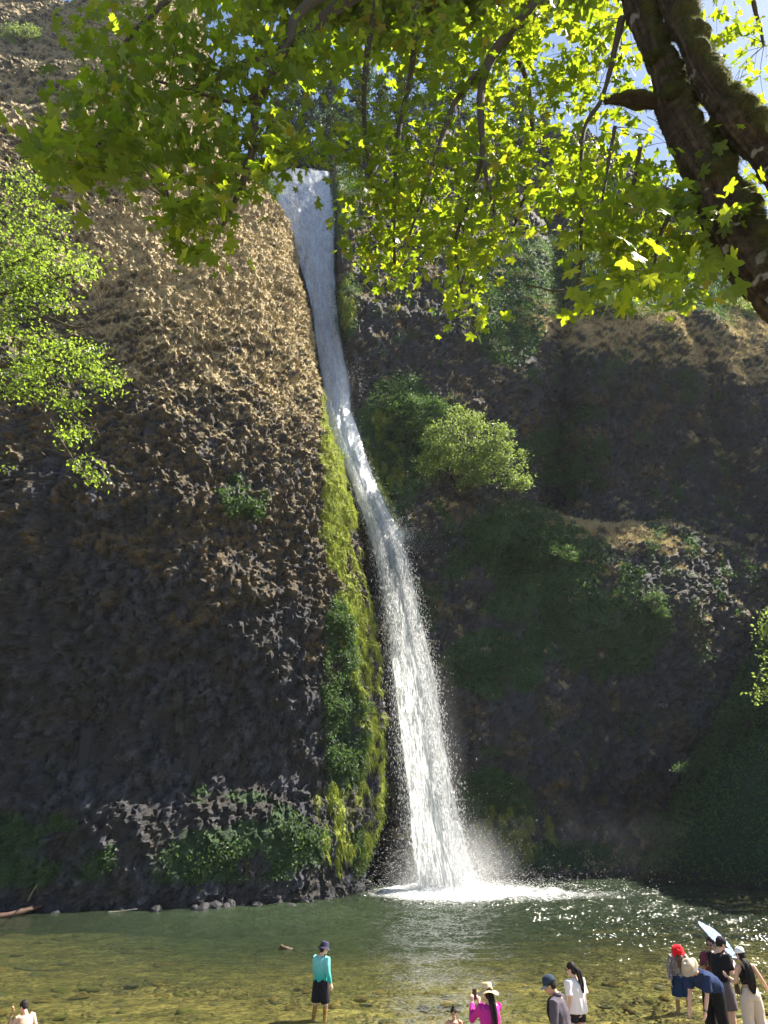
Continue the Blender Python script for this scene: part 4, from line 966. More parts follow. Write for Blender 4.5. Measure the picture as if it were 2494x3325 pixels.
for b0, tips in (((270, 1062), [(300, 1030), (320, 1045), (345, 1030), (300, 1058)]), ((300, 1390), [(315, 1370), (330, 1375), (322, 1410), (285, 1365)])):
    for t_ in tips: dd.append(tube(smoothpts([at(*b0, 14.9), at((b0[0] + t_[0]) / 2 + 4, (b0[1] + t_[1]) / 2 - 6, 14.85), at(*t_, 14.8)], 4), np.linspace(.008, .003, 9), 4))
V, F = joinVF(dd); link('bare_twigs', qmesh('bare_twigs', V - AO, fixdeg(F), M_GREYWOOD), ald)['kind'] = 'stuff'
AE = [(60, 600, 75, 55, 300), (85, 740, 140, 95, 900), (160, 860, 140, 75, 900), (70, 900, 110, 80, 650), (130, 975, 110, 55, 500), (280, 870, 45, 28, 120), (20, 1020, 60, 35, 150),
      (70, 1080, 105, 35, 280), (190, 1165, 150, 62, 950), (330, 1225, 62, 40, 260), (370, 1260, 28, 22, 70), (60, 1230, 100, 70, 520), (230, 1310, 65, 30, 170), (240, 1420, 42, 40, 150), (285, 1520, 48, 30, 120), (320, 1560, 26, 12, 40), (5, 1515, 10, 28, 26), (100, 650, 40, 70, 120)]
CC = []; TW = []
for ex_, ey_, rx_, ry_, m in AE:
    m = int(m * 1.25); nc_ = max(3, m // 14)
    for k in range(nc_):
        a = rv.uniform(0, 6.283); q = math.sqrt(rv.uniform(0, 1)); c = np.array(at(ex_ + rx_ * q * math.cos(a), ey_ + ry_ * q * math.sin(a), 15 + rv.normal() * .5))
        CC.append(c + rv.normal(size=(14, 3)) * np.array([.17, .17, .10]))
        j = np.argmin(((ANode - c) ** 2).sum(1)); TW.append(tube(smoothpts([ANode[j], (ANode[j] + c) / 2 + rv.normal(size=3) * .05, c], 3), np.linspace(.006, .002, 7), 4, cap=False))
CC = np.concatenate(CC); V, F = flakes(CC, .105, rv, np.array([0, -.4, .7])); link('foliage', qmesh('foliage', V - AO, F, M_ALDER), ald)['kind'] = 'stuff'
V, F = joinVF(TW); link('twigs', qmesh('twigs', V - AO, F, M_WOOD), ald)['kind'] = 'stuff'
# sprigs at the right edge
sp = empty('maple_sapling', (9.2, 17, 1.)); SO = np.array([9.2, 17, 1.]); tag(sp, 'sunlit leafy sprigs poking in at the right edge above the green bank', 'tree')
V, F = tube(smoothpts([(9.2, 17, -.2), (9.4, 17, 3), (9.1, 17, 6.3), (9.3, 17, 7.5)], 6), np.linspace(.07, .02, 19), 7); link('trunk', qmesh('trunk', V - SO, fixdeg(F), M_WOOD), sp)
CC = []; TW = []
for px_, py_, m in [(2488, 2010, 70), (2482, 2055, 60), (2490, 2190, 40), (2480, 2250, 70), (2500, 2120, 60), (2530, 1980, 150), (2560, 2100, 200), (2550, 2230, 150)]:
    c = np.array(at(px_, py_, 17)); CC.append(c + rv.normal(size=(m, 3)) * np.array([.12, .2, .10])); TW.append(tube([(9.25, 17, c[2] - .4), (c[0] + .3, 17, c[2] - .05), tuple(c)], [.012, .006, .003], 4))
CC = np.concatenate(CC); V, F = flakes(CC, .10, rv, np.array([0, -.4, .7])); link('foliage', qmesh('foliage', V - SO, F, M_SUNBUSH), sp)['kind'] = 'stuff'
V, F = joinVF(TW); link('twigs', qmesh('twigs', V - SO, fixdeg(F), M_WOOD), sp)['kind'] = 'stuff'

# ---- drift wood
M_RUST = simple('reddish_driftwood', (.050, .027, .018), .8, .4, 12., .5)
def stick(name, label, cat, pts, r0, r1, mat, group=None):
    q = smoothpts(pts, 6); o0 = q[0].copy(); V, F = tube(q, np.linspace(r0, r1, len(q)), 8, r0 * .08, 3)
    return tag(link(name, qmesh(name, V - o0, fixdeg(F), mat, True), None, o0), label, cat, group)
def wp(px_, py_, z=0.):
    v = (1662.5 - py_) / FPX; dz = sP + v * cP; dy = cP - v * sP; t = (z - CAMH) / dz; return ((px_ - 1247) / FPX * t, dy * t, z)
stick('driftwood_log', 'reddish driftwood log lying in the dark water at the left edge', 'driftwood', [wp(-60, 2985, .05), wp(60, 2962, .16), wp(150, 2938, .25), wp(215, 2925, .3)], .12, .04, M_RUST, 'driftwood heap at the left edge')
stick('driftwood_branch', 'pale grey driftwood branch pointing right along the water', 'driftwood', [wp(60, 2958, .15), wp(150, 2930, .25), wp(240, 2922, .15), wp(300, 2905, .2)], .07, .02, M_GREYWOOD, 'driftwood heap at the left edge')
stick('driftwood_branch', 'thin grey stick standing up slanted from the driftwood heap', 'driftwood', [wp(85, 2938, .1), wp(100, 2905, .9), wp(120, 2872, 1.6)], .04, .015, M_GREYWOOD, 'driftwood heap at the left edge')
stick('driftwood_branch', 'grey driftwood branch lowest at the left edge above the log', 'driftwood', [wp(-40, 2940, .1), wp(20, 2925, .2), wp(70, 2932, .15)], .06, .03, M_GREYWOOD, 'driftwood heap at the left edge')
stick('driftwood_branch', 'short forked grey stick dipping into the dark water', 'driftwood', [wp(185, 2930, .2), wp(205, 2950, .05), wp(210, 2968, -.05)], .03, .012, M_GREYWOOD, 'driftwood heap at the left edge')
stick('driftwood_branch', 'thin pale stick floating alone below the mossy bank', 'driftwood', [wp(350, 2962, .02), wp(400, 2958, .05), wp(444, 2952, .12)], .03, .02, M_GREYWOOD)
stick('driftwood_log', 'half sunken brown log in the pool left of the wading man', 'driftwood', [wp(912, 3072, .10), wp(925, 3078, .06), wp(955, 3086, -.03), wp(990, 3098, -.15)], .07, .03, simple('sunken_log', (.07, .045, .025), .7, .4, 12.))
# ================================================================ PEOPLE
def ring_tube(pts, rw, rd_, wax, n=14, round_=True):
    """elliptical tapered tube: half width rw along wax, half depth rd_ across it"""
    P = np.array([list(p) for p in pts], float); rw = np.asarray(rw, float); rd_ = np.asarray(rd_, float)
    T = np.gradient(P, axis=0); T /= np.linalg.norm(T, axis=1, keepdims=True) + 1e-9
    if round_:
        def capo(p, t, a, b, sg):
            o = []
            for q in (.55, .85, .98): o.append((p + sg * t * min(a, b) * q * .95, a * math.sqrt(1 - q * q), b * math.sqrt(1 - q * q)))
            return o
        s0 = capo(P[0], T[0], rw[0], rd_[0], -1)[::-1]; s1 = capo(P[-1], T[-1], rw[-1], rd_[-1], 1)
        P = np.array([x[0] for x in s0] + list(P) + [x[0] for x in s1]); rw = np.array([x[1] for x in s0] + list(rw) + [x[1] for x in s1])
        rd_ = np.array([x[2] for x in s0] + list(rd_) + [x[2] for x in s1]); T = np.concatenate([np.repeat(T[:1], 3, 0), T, np.repeat(T[-1:], 3, 0)])
    W = np.array(wax, float); V = []
    th = np.linspace(0, 2 * math.pi, n, endpoint=False)
    for i in range(len(P)):
        a = W - T[i] * W.dot(T[i])
        if np.linalg.norm(a) < .1: a = np.array([0, 1., 0]) - T[i] * T[i][1]
        a /= np.linalg.norm(a); b = np.cross(T[i], a)
        V.append(P[i] + rw[i] * np.cos(th)[:, None] * a + rd_[i] * np.sin(th)[:, None] * b)
    m = len(P); V = np.concatenate(V + [P[:1], P[-1:]]); F = []
    for i in range(m - 1):
        for j in range(n): k = (j + 1) % n; F.append([i * n + j, i * n + k, (i + 1) * n + k, (i + 1) * n + j])
    for j in range(n): k = (j + 1) % n; F.append([m * n, k, j, j]); F.append([m * n + 1, (m - 1) * n + j, (m - 1) * n + k, (m - 1) * n + k])
    return V, fixdeg(F)
ICO = {}
def ball(c, r, M3=None):
    if 'i' not in ICO:
        bm = bmesh.new(); bmesh.ops.create_icosphere(bm, subdivisions=3, radius=1)
        ICO['i'] = (np.array([v.co[:] for v in bm.verts]), np.array([[v.index for v in f.verts] for f in bm.faces])); bm.free()
    V, F = ICO['i']; V = V * np.array(r)
    if M3 is not None: V = V @ M3.T
    return V + np.array(c), F
dg = None
def fuse(name, prims, mat, parent, vox=.011, sm=4, wr=0., ws=14., seed=0, wdir=(1, 1, .35)):
    """one continuous skin from overlapping volumes"""
    V, F = joinVF(prims); me = qmesh(name, V, F, mat, True)
    o = bpy.data.objects.new(name, me); COL.objects.link(o)
    m = o.modifiers.new('r', 'REMESH'); m.mode = 'VOXEL'; m.voxel_size = vox; m.use_smooth_shade = True
    s_ = o.modifiers.new('s', 'SMOOTH'); s_.factor = .5; s_.iterations = sm
    d_ = bpy.context.evaluated_depsgraph_get(); me2 = bpy.data.meshes.new_from_object(o.evaluated_get(d_))
    o.modifiers.clear(); o.data = me2; me2.name = name
    if not me2.materials: me2.materials.append(mat)
    if wr:
        co = np.empty(len(me2.vertices) * 3, np.float32); me2.vertices.foreach_get('co', co); co = co.reshape(-1, 3).astype(float)
        nr = np.empty_like(co, dtype=np.float32).ravel(); me2.vertices.foreach_get('normal', nr); nr = nr.reshape(-1, 3)
        q = co * ws * np.array(wdir) + seed
        co = co + nr * (wr * (1 - 2 * np.abs(vnoise(q, seed)) + .6 * vnoise(q * 2.1, seed + 1)))[:, None]
        me2.vertices.foreach_set('co', co.astype(np.float32).ravel()); me2.update()
    o.parent = parent; return o
SKIN = {k: simple('skin_' + k, c, .5, .12, 20., .1, spec=.35, dist=.003) for k, c in (('light', (.58, .36, .27)), ('tan', (.46, .27, .18)), ('brown', (.30, .16, .10)))}
M_HAIR = simple('black_hair', (.014, .011, .010), .65, .5, 60., .5, spec=.2)
M_HAIR2 = simple('brown_hair', (.10, .055, .03), .5, .5, 60., .5, spec=.5)
M_EYE = simple('eye', (.02, .015, .012), .2, .1); M_LIP = simple('lips', (.36, .13, .11), .5, .1)
def cloth(name, c, **k): return simple(name, c, .9, k.get('var', .10), k.get('scale', 40.), .3, spec=.15, dist=.004)

def rotm(ax, deg):
    return np.array(Matrix.Rotation(R(deg), 3, ax))
def joints(H=1.7, bend=0, side=0, twist=0, spread=.0, head=(0, 0, 0), larm=None, rarm=None, fem=False, stride=0.):
    """local frame: x right, y forward, z up; feet at z=0"""
    k = H / 1.75; J = {n_: np.array(v, float) * k for n_, v in dict(pelvis=(0, 0, .93), waist=(0, .0, 1.07), chest=(0, .01, 1.27), neck=(0, -.01, 1.46), head=(0, .025, 1.615),
        hl=(-.09, 0, .90), hr=(.09, 0, .90), kl=(-.10 - spread / 2, .03 + stride, .49), kr=(.10 + spread / 2, .03 - stride, .49), al=(-.10 - spread, -.02 + stride * 1.3, .08), ar=(.10 + spread, -.02 - stride * 1.3, .08),
        sl=(-(.165 if fem else .185), 0, 1.415), sr=((.165 if fem else .185), 0, 1.415)).items()}
    sw = .165 if fem else .185
    def arm(sgn, spec):
        if spec is None: e, w_ = np.array([sgn * (sw + .05), -.03, 1.13]), np.array([sgn * (sw + .07), .03, .88])
        else: e, w_ = np.array(spec[0], float), np.array(spec[1], float)
        return e * k, w_ * k
    J['el'], J['wl'] = arm(-1, larm); J['er'], J['wr'] = arm(1, rarm)
    Rb = rotm('Z', twist) @ rotm('X', -bend) @ rotm('Y', side); pv = J['pelvis'] + np.array([0, 0, .02])
    for n_ in ('waist', 'chest', 'neck', 'head', 'sl', 'sr'):
        f = .55 if n_ == 'waist' else 1.
        Rf = rotm('Z', twist * f) @ rotm('X', -bend * f) @ rotm('Y', side * f); J[n_] = pv + Rf @ (J[n_] - pv)
    if larm is None: 
        for n_ in ('el', 'wl'): J[n_] = pv + Rb @ (J[n_] - pv)
    if rarm is None:
        for n_ in ('er', 'wr'): J[n_] = pv + Rb @ (J[n_] - pv)
    # head turn: yaw (left +), nod (down +), tilt
    J['Rh'] = Rb @ rotm('Z', head[0]) @ rotm('X', -head[1]) @ rotm('Y', head[2])
    J['head'] = J['neck'] + J['Rh'] @ (np.array([0, .035, .155]) * k)
    J['Rb'] = Rb; J['k'] = k; J['fem'] = fem; return J
def hand(w_, d, palmn, k, curl=25, side=1):
    """palm, four fingers of different length and a thumb; d = direction of the hand, palmn = palm normal"""
    d = d / np.linalg.norm(d); p = palmn - d * palmn.dot(d); p /= np.linalg.norm(p) + 1e-9; s = np.cross(d, p) * side
    L = [ring_tube([w_ - d * .02 * k, w_ + d * .03 * k, w_ + d * .085 * k], np.array([.024, .036, .038]) * k, np.array([.018, .016, .013]) * k, s, 10)]
    for q, (o_, ln) in enumerate([(-.029, .062), (-.010, .074), (.010, .080), (.029, .072)]):
        a0 = w_ + d * .08 * k + s * o_ * k; c1, c2 = R(curl * .6), R(curl * 1.6)
        a1 = a0 + (d * math.cos(c1) + p * math.sin(c1)) * ln * .5 * k; a2 = a1 + (d * math.cos(c2) + p * math.sin(c2)) * ln * .5 * k
        L.append(ring_tube([a0 - d * .01, a0, a1, a2], np.array([.0095, .0095, .009, .008]) * k, np.array([.0095, .0095, .009, .008]) * k, s, 8))
    t0 = w_ + d * .02 * k + s * .025 * k; t1 = t0 + (s * .8 + d * .7 + p * .3) * .035 * k; t2 = t1 + (s * .25 + d * .9 + p * .35) * .034 * k
    L.append(ring_tube([t0, t1, t2], np.array([.013, .011, .009]) * k, np.array([.013, .011, .009]) * k, p, 8))
    return L
def body(J, parent, skin, face=True, vox=.0105, curl=(25, 25), hands=(None, None), chub=1.):
    k = J['k']; c = J; Rb = J['Rb']; X = Rb @ np.array([1., 0, 0]); Yv = Rb @ np.array([0, 1., 0]); f = J['fem']; L = []
    hp = c['pelvis']; g = chub
    L.append(ring_tube([hp - [0, 0, .06 * k], hp + [0, 0, .03 * k], c['waist'], c['chest'], c['chest'] * .35 + c['neck'] * .65, c['neck'] - Rb @ np.array([0, 0, .03 * k])],
        np.array([.145, .165 if f else .155, .125 if f else .14, .15 if f else .168, .13 if f else .15, .06]) * k * g, np.array([.10, .115, .092, .115, .09, .055]) * k * g, X, 18))
    for s_ in 'lr':
        sg = -1 if s_ == 'l' else 1
        L.append(ring_tube([c['h' + s_], c['h' + s_] * .5 + c['k' + s_] * .5, c['k' + s_], c['k' + s_] * .6 + c['a' + s_] * .4, c['a' + s_]], np.array([.088, .078, .055, .054, .036]) * k, np.array([.095, .082, .058, .060, .040]) * k, X, 12))
        a = c['a' + s_]; L.append(ring_tube([a + [0, -.045 * k, -.045 * k], a + [sg * .005, .06 * k, -.04 * k], a + [sg * .015, .16 * k, -.055 * k]], np.array([.034, .038, .040]) * k, np.array([.035, .032, .020]) * k, (1, 0, 0), 10))
        sh, el, wr = c['s' + s_], c['e' + s_], c['w' + s_]
        L.append(ring_tube([sh - X * sg * .03 * k, sh, (sh + el) / 2, el], np.array([.055, .052, .044, .036]) * k, np.array([.055, .05, .044, .037]) * k, X, 12))
        L.append(ring_tube([el, el * .65 + wr * .35, wr], np.array([.037, .037, .024]) * k, np.array([.037, .038, .020]) * k, X, 12))
        d = wr - el; hs = hands[0 if s_ == 'l' else 1]
        pn = Rb @ np.array([-sg * 1., .15, 0]) if hs is None else np.array(hs[1], float)
        L += hand(wr, d if hs is None or hs[0] is None else np.array(hs[0], float), pn, k, curl[0 if s_ == 'l' else 1], -sg if hs is None else hs[2])
    nk = c['neck']; hd = c['head']; Rh = J['Rh']
    L.append(ring_tube([nk - (hd - nk) * .3, nk * .45 + hd * .55], np.array([.058, .052]) * k * (0.9 if f else 1), np.array([.056, .052]) * k, X, 12))
    hk = k * (1.04 if k < .75 else 1.0)
    def hp_(v): return hd + Rh @ (np.array(v) * hk)
    L.append(ball(hp_((0, -.012, .03)), np.array([.076, .094, .098]) * hk, Rh))
    L.append(ball(hp_((0, .028, -.045)), np.array([.056, .062, .065]) * hk, Rh))
    L.append(ball(hp_((0, .062, -.088)), np.array([.028, .026, .022]) * hk, Rh))
    L.append(ring_tube([hp_((0, .080, .025)), hp_((0, .100, -.012)), hp_((0, .098, -.022))], np.array([.008, .014, .016]) * hk, np.array([.010, .013, .010]) * hk, Rh[:, 0], 8))
    for sg in (-1, 1):
        L.append(ball(hp_((sg * .079, -.008, -.005)), np.array([.011, .020, .031]) * hk, Rh))
        L.append(ball(hp_((sg * .032, .070, .030)), np.array([.026, .014, .009]) * hk, Rh))
    o = fuse('body', L, skin, parent, vox, 3)
    J['hp'] = hp_; J['hk'] = hk
    if face:
        for sg in (-1, 1): V, F = ball(hp_((sg * .031, .0865, .008)), np.array([.0135, .006, .0065]) * hk, Rh); link('eye', qmesh('eye', V, F, M_EYE, True), parent)
        V, F = ball(hp_((0, .093, -.055)), np.array([.024, .008, .0075]) * hk, Rh); link('mouth', qmesh('mouth', V, F, M_LIP, True), parent)
        for sg in (-1, 1): V, F = ball(hp_((sg * .033, .086, .032)), np.array([.019, .006, .004]) * hk, Rh); link('eyebrow', qmesh('eyebrow', V, F, M_HAIR, True), parent)
    return o
def shirt(name, J, parent, mat, sleeve=1., hem=.0, loose=.02, wr=.006, seed=1, flat=1., neckr=.075):
    """sleeve: 0 none, .5 short (upper arm), 1 long; hem: metres below the pelvis"""
    k = J['k']; c = J; Rb = J['Rb']; X = Rb @ np.array([1., 0, 0]); f = J['fem']; l = loose; hp = c['pelvis']; L = []
    L.append(ring_tube([hp - np.array([0, 0, hem * k]), hp + [0, 0, .05 * k], c['waist'], c['chest'], c['chest'] * .35 + c['neck'] * .65, c['neck'] - Rb @ np.array([0, 0, .012 * k])],
        np.array([.165 + l, .165 + l, (.14 if f else .15) + l * 1.2, .172 + l * .8, .155 + l * .5, neckr]) * k * flat, np.array([.125 + l, .122 + l, .105 + l * 1.3, .125 + l, .10 + l * .5, .062]) * k * flat, X, 22, False))
    if sleeve > 0:
        for s_ in 'lr':
            sg = -1 if s_ == 'l' else 1; sh, el, wr_ = c['s' + s_], c['e' + s_], c['w' + s_]; sh0 = sh - X * sg * .05 * k
            if sleeve <= .6:
                e = sh + (el - sh) * (.85 if sleeve > .45 else .5)
                L.append(ring_tube([sh0, sh, (sh + e) / 2, e], np.array([.066, .064 + l * .5, .062 + l * .6, .062 + l * .7]) * k, np.array([.066, .064 + l * .5, .060 + l * .5, .060 + l * .7]) * k, X, 14, False))
            else:
                L.append(ring_tube([sh0, sh, (sh + el) / 2, el, (el + wr_) / 2, wr_ - (wr_ - el) * .06], np.array([.066, .062 + l * .4, .054 + l * .4, .048 + l * .4, .042 + l * .3, .034 + l * .2]) * k, np.array([.066, .062 + l * .4, .054 + l * .4, .048 + l * .4, .042 + l * .3, .034 + l * .2]) * k, X, 14, False))
                L.append(ball(el, np.array([.046 + l * .4] * 3) * k))
    return fuse(name, L, mat, parent, .0125, 3, wr, 13., seed)
def pants(name, J, parent, mat, length=.45, loose=.02, flare=.0, seed=2, top=.0, wr=.005):
    """length: how far down the leg, 0 hip .. 1 ankle"""
    k = J['k']; c = J; l = loose; hp = c['pelvis']; f = J['fem']; L = []
    L.append(ring_tube([hp - [0, 0, .10 * k], hp - [0, 0, .02 * k], hp + np.array([0, 0, (.10 + top) * k])], np.array([.150 + l, .165 + l, (.135 if f else .148) + l * .5]) * k, np.array([.118 + l, .125 + l, .105 + l * .6]) * k, (1, 0, 0), 20, False))
    for s_ in 'lr':
        h_, kn, an = c['h' + s_], c['k' + s_], c['a' + s_]; pts, r_ = [h_ + [0, 0, .02]], [.092 + l * .6]
        for t in (.15, .3, .45, .5, .6, .75, .98):
            if t > length + 1e-6: break
            p = h_ + (kn - h_) * (t / .5) if t <= .5 else kn + (an - kn) * ((t - .5) / .5)
            pts.append(p); r_.append(np.interp(t, [0, .5, .75, 1], [.09, .066, .062, .05]) + l + flare * t)
        t = length; p = h_ + (kn - h_) * (t / .5) if t <= .5 else kn + (an - kn) * ((t - .5) / .5)
        if np.linalg.norm(p - pts[-1]) > .01: pts.append(p); r_.append(np.interp(t, [0, .5, .75, 1], [.09, .066, .062, .05]) + l + flare * t)
        L.append(ring_tube(pts, np.array(r_) * k, np.array(r_) * k * 1.05, (1, 0, 0), 14, False))
    return fuse(name, L, mat, parent, .0125, 3, wr, 12., seed)
def hair(J, parent, mat, kind='short', seed=5, fall=None):
    hp_, hk, Rh = J['hp'], J['hk'], J['Rh']; L = [ball(hp_((0, -.026, .045)), np.array([.087, .099, .100]) * hk, Rh)]
    if kind != 'crop': L.append(ball(hp_((0, -.055, -.015)), np.array([.076, .062, .085]) * hk, Rh))
    else: L.append(ball(hp_((0, -.05, .0)), np.array([.079, .064, .07]) * hk, Rh))
    o = fuse('hair', L, mat, parent, .011, 2, .004, 30., seed, (1, 1, 1))
    if kind == 'topknot': V, F = ball(hp_((0, -.01, .165)), np.array([.036, .036, .034]) * hk, Rh); link('topknot', qmesh('topknot', V, F, mat, True), parent)
    if fall is not None:
        pts, rw, rdd = fall; S_ = []; r_ = np.random.default_rng(seed)
        pts = np.array(pts, float); rw = np.array(rw); X = J['Rb'][:, 0]
        for q in range(34):
            a = r_.uniform(-1, 1); b = r_.uniform(-1, 1); n_ = len(pts); pp = smoothpts([pts[i] + X * a * rw[i] * .85 + J['Rb'][:, 1] * b * rdd[i] * .8 + r_.normal(size=3) * .006 for i in range(n_)], 4)
            S_.append(ring_tube(pp, np.interp(np.linspace(0, 1, len(pp)), [0, .5, 1], [.013, .012, .004]), np.interp(np.linspace(0, 1, len(pp)), [0, .5, 1], [.013, .012, .004]), (1, 0, 0), 6))
        V, F = joinVF([ring_tube(pts, rw * .9, np.array(rdd) * .8, X, 12)] + S_)
        fo_ = link('long_hair', qmesh('long_hair', V, F, mat, True), parent); fo_['kind'] = 'stuff'
    return o
def lathe(prof, M3, c, n=40, wav=0., wk=3):
    th = np.linspace(0, 2 * math.pi, n, endpoint=False); V = []
    for i, (r_, z_) in enumerate(prof): V.append(np.stack([r_ * np.cos(th), r_ * np.sin(th), z_ + wav * (r_ / prof[-1][0]) ** 2 * np.cos(th * wk)], 1))
    m = len(prof); V = np.concatenate(V) @ np.asarray(M3).T + np.array(c); F = []
    for i in range(m - 1):
        for j in range(n): k = (j + 1) % n; F.append([i * n + j, i * n + k, (i + 1) * n + k, (i + 1) * n + j])
    return V, fixdeg(F)
def solid(o, t=.004): m = o.modifiers.new('t', 'SOLIDIFY'); m.thickness = t; m.offset = 0; return o
def buckethat(J, parent, mat, brim=.06, drop=.045, crown=.10, rr=.098, wav=.008, name='hat', bandmat=None, tilt=(0, 0)):
    hk, Rh = J['hk'], J['Rh'] @ rotm('X', tilt[0]) @ rotm('Y', tilt[1]); c = J['hp']((0, -.012, .055))
    pr = [(.0005, crown), (rr * .5, crown), (rr * .82, crown - .006), (rr * .93, crown - .025), (rr, 0), (rr * 1.02, -.012), (rr + brim * .5, -.012 - drop * .5), (rr + brim, -.012 - drop)]
    V, F = lathe([(a * hk, b * hk) for a, b in pr], Rh * np.array([[.92, 1.05, 1]]), c, 40, wav * hk)
    o = solid(link(name, qmesh(name, V, F, mat, True), parent))
    if bandmat:
        V, F = lathe([((rr + .004) * hk, .03 * hk), ((rr + .006) * hk, .0)], Rh * np.array([[.92, 1.05, 1]]), c); solid(link('hat_band', qmesh('hat_band', V, F, bandmat, True), parent), .003)
    return o
def cap(J, parent, mat, visor, back=False, logo=None):
    hk, Rh = J['hk'], J['Rh']; c = J['hp']((0, -.024, .05))
    pr = [(.0005, .099), (.035, .096), (.066, .081), (.086, .050), (.094, .016), (.095, -.014)]
    V, F = lathe([(a * hk, b * hk) for a, b in pr], Rh * np.array([[.95, 1.12, 1]]), c, 32); hat_ = solid(link('cap', qmesh('cap', V, F, mat, True), parent))
    V, F = ball(J['hp']((0, -.024, .160)), np.array([.008, .008, .005]) * hk, Rh); link('button', qmesh('button', V, F, visor, True), hat_)
    n = 14; th = np.linspace(-1.15, 1.15, n); V = []
    for t in np.linspace(0, 1, 6):
        for a in th: V.append([math.sin(a) * (.088 + .0 * t), math.cos(a) * (.108) + t * .075 * math.cos(a * .9), -.008 - .028 * t - .016 * math.sin(a) ** 2])
    V = np.array(V) * hk
    V = V @ Rh.T + np.array(c); solid(link('visor', qmesh('visor', V, grid_faces(6, n), visor, True), hat_), .004)
    if logo:
        V, F = ball(J['hp'](logo[1]), np.array([.016, .006, .022]) * hk, Rh); link('logo', qmesh('logo', V, F, logo[0], True), hat_)
    return hat_
def person(label, px_, py_, Y_, H, face_deg, dz=None, group=None):
    p = at(px_, py_, Y_); z = float(bedz(np.array([p.x]), np.array([Y_]))[0]) if dz is None else dz
    e = empty('person', (p.x, Y_, z), R(face_deg)); tag(e, label, 'person'); return e
def zfit(e, py_top, H):
    """ground height under the figure such that its top is where the photograph has it"""
    e.location.z = at(1247, py_top, e.location.y).z - H

# 1 wading man in teal
e = person('wading person in teal long sleeved shirt and dark bucket hat, black shorts', 1042, 3150, 19., 1.64, -38, 0); zfit(e, 3052, 1.68)
J = joints(1.64, 2, 0, 0, .03, (-35, 12, 0), rarm=((.245, -.02, 1.15), (.285, .06, .90)), larm=((-.24, .03, 1.15), (-.20, .12, .93)), stride=-.05)
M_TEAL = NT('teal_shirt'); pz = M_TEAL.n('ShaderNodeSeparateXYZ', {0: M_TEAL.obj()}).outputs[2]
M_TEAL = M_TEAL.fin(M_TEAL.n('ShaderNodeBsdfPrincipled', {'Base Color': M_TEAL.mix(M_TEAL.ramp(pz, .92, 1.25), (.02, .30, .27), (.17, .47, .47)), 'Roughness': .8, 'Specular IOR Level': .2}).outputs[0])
body(J, e, SKIN['light']); shirt('shirt', J, e, M_TEAL, 1., .06, .022, .009, 11); pants('shorts', J, e, cloth('black_shorts', (.012, .012, .018)), .50, .035, .02, 12)
hair(J, e, M_HAIR, 'short'); buckethat(J, e, cloth('navy_hat', (.045, .04, .075)), .055, .05, .10)
# 2 boy at the lower left
e = person('shirtless boy with wet black hair at the bottom left corner, seen from behind', 92, 3290, 15, 1.25, 38, 0); zfit(e, 3256, 1.20)
J = joints(1.25, 14, -4, 0, .05, (38, 12, 0), larm=((-.28, .16, 1.20), (-.30, .30, 1.33)), rarm=((.26, .0, 1.1), (.26, .10, .88)))
body(J, e, SKIN['light'], curl=(80, 25), chub=1.08); hair(J, e, M_HAIR, 'crop'); pants('swim_shorts', J, e, cloth('dark_swim_shorts', (.02, .025, .05)), .4, .03)
bpy.context.view_layer.update()
hw = e.matrix_world @ Vector(J['wl'] + (J['wl'] - J['el']) / np.linalg.norm(J['wl'] - J['el']) * .07)
tp_ = at(42, 3270, 14.9)
stick('wooden_stick', 'knobbly light brown stick held up by the boy at the bottom left', 'stick', [tuple(hw + (hw - tp_) * 1.1), tuple(hw + (hw - tp_) * .3 + Vector((.01, 0, 0))), tuple(hw), tuple((hw + tp_) / 2 + Vector((.02, 0, 0))), tuple(tp_)], .022, .02, simple('stick_wood', (.36, .22, .12), .7, .3, 15.))
# 3 small child facing the camera
e = person('small shirtless child with a topknot facing the camera, beside the magenta shirt', 1474, 3300, 14.4, 1.05, 172, 0); zfit(e, 3262, 1.08)
J = joints(1.05, 4, 0, 0, .03, (0, 8, 0), larm=((-.27, .05, 1.14), (-.30, .12, .9)), rarm=((.27, .05, 1.14), (.33, .14, .92)))
body(J, e, SKIN['tan'], vox=.009, chub=1.1); hair(J, e, M_HAIR, 'topknot'); pants('shorts', J, e, cloth('child_shorts', (.05, .06, .10)), .4, .03)
# 4 woman in magenta
e = person('person in magenta long sleeved top and wide straw hat raising a phone', 1592, 3290, 13.8, 1.58, 14, 0); zfit(e, 3180, 1.66)
J = joints(1.58, 3, 0, 0, .03, (14, 6, 0), larm=((-.28, .20, 1.20), (-.20, .38, 1.42)), rarm=((.18, .26, 1.22), (-.06, .40, 1.40)), fem=True)
M_MAG = cloth('magenta_top', (.44, .028, .26)); 
body(J, e, SKIN['light'], hands=((np.array([.05, .1, 1.]), (.3, 1, 0), 1), (np.array([-.05, .1, 1.]), (-.3, 1, 0), -1)), curl=(50, 50))
shirt('top', J, e, M_MAG, 1., .16, .022, .009, 21); pants('shorts', J, e, cloth('dark_trousers', (.03, .03, .04)), .9, .02)
nb_ = J['neck']; hd = J['head']
hair(J, e, M_HAIR, 'long', 6, ([hd + [.02, -.09, .0], nb_ + [.02, -.11, -.02], nb_ + [.03, -.145, -.20], nb_ + [.03, -.15, -.38], nb_ + [.02, -.145, -.46]], [.05, .045, .04, .035, .012], [.03, .03, .025, .02, .01]))
M_STRAW = simple('straw', (.62, .48, .28), .8, .2, 90., .6)
buckethat(J, e, M_STRAW, .105, .045, .115, .096, .028, 'hat', simple('straw_band', (.50, .36, .19), .8, .2, 60.))
bpy.context.view_layer.update()
mid = e.matrix_world @ Vector((J['wl'] + J['wr']) / 2 + np.array([0, .03, .11]))
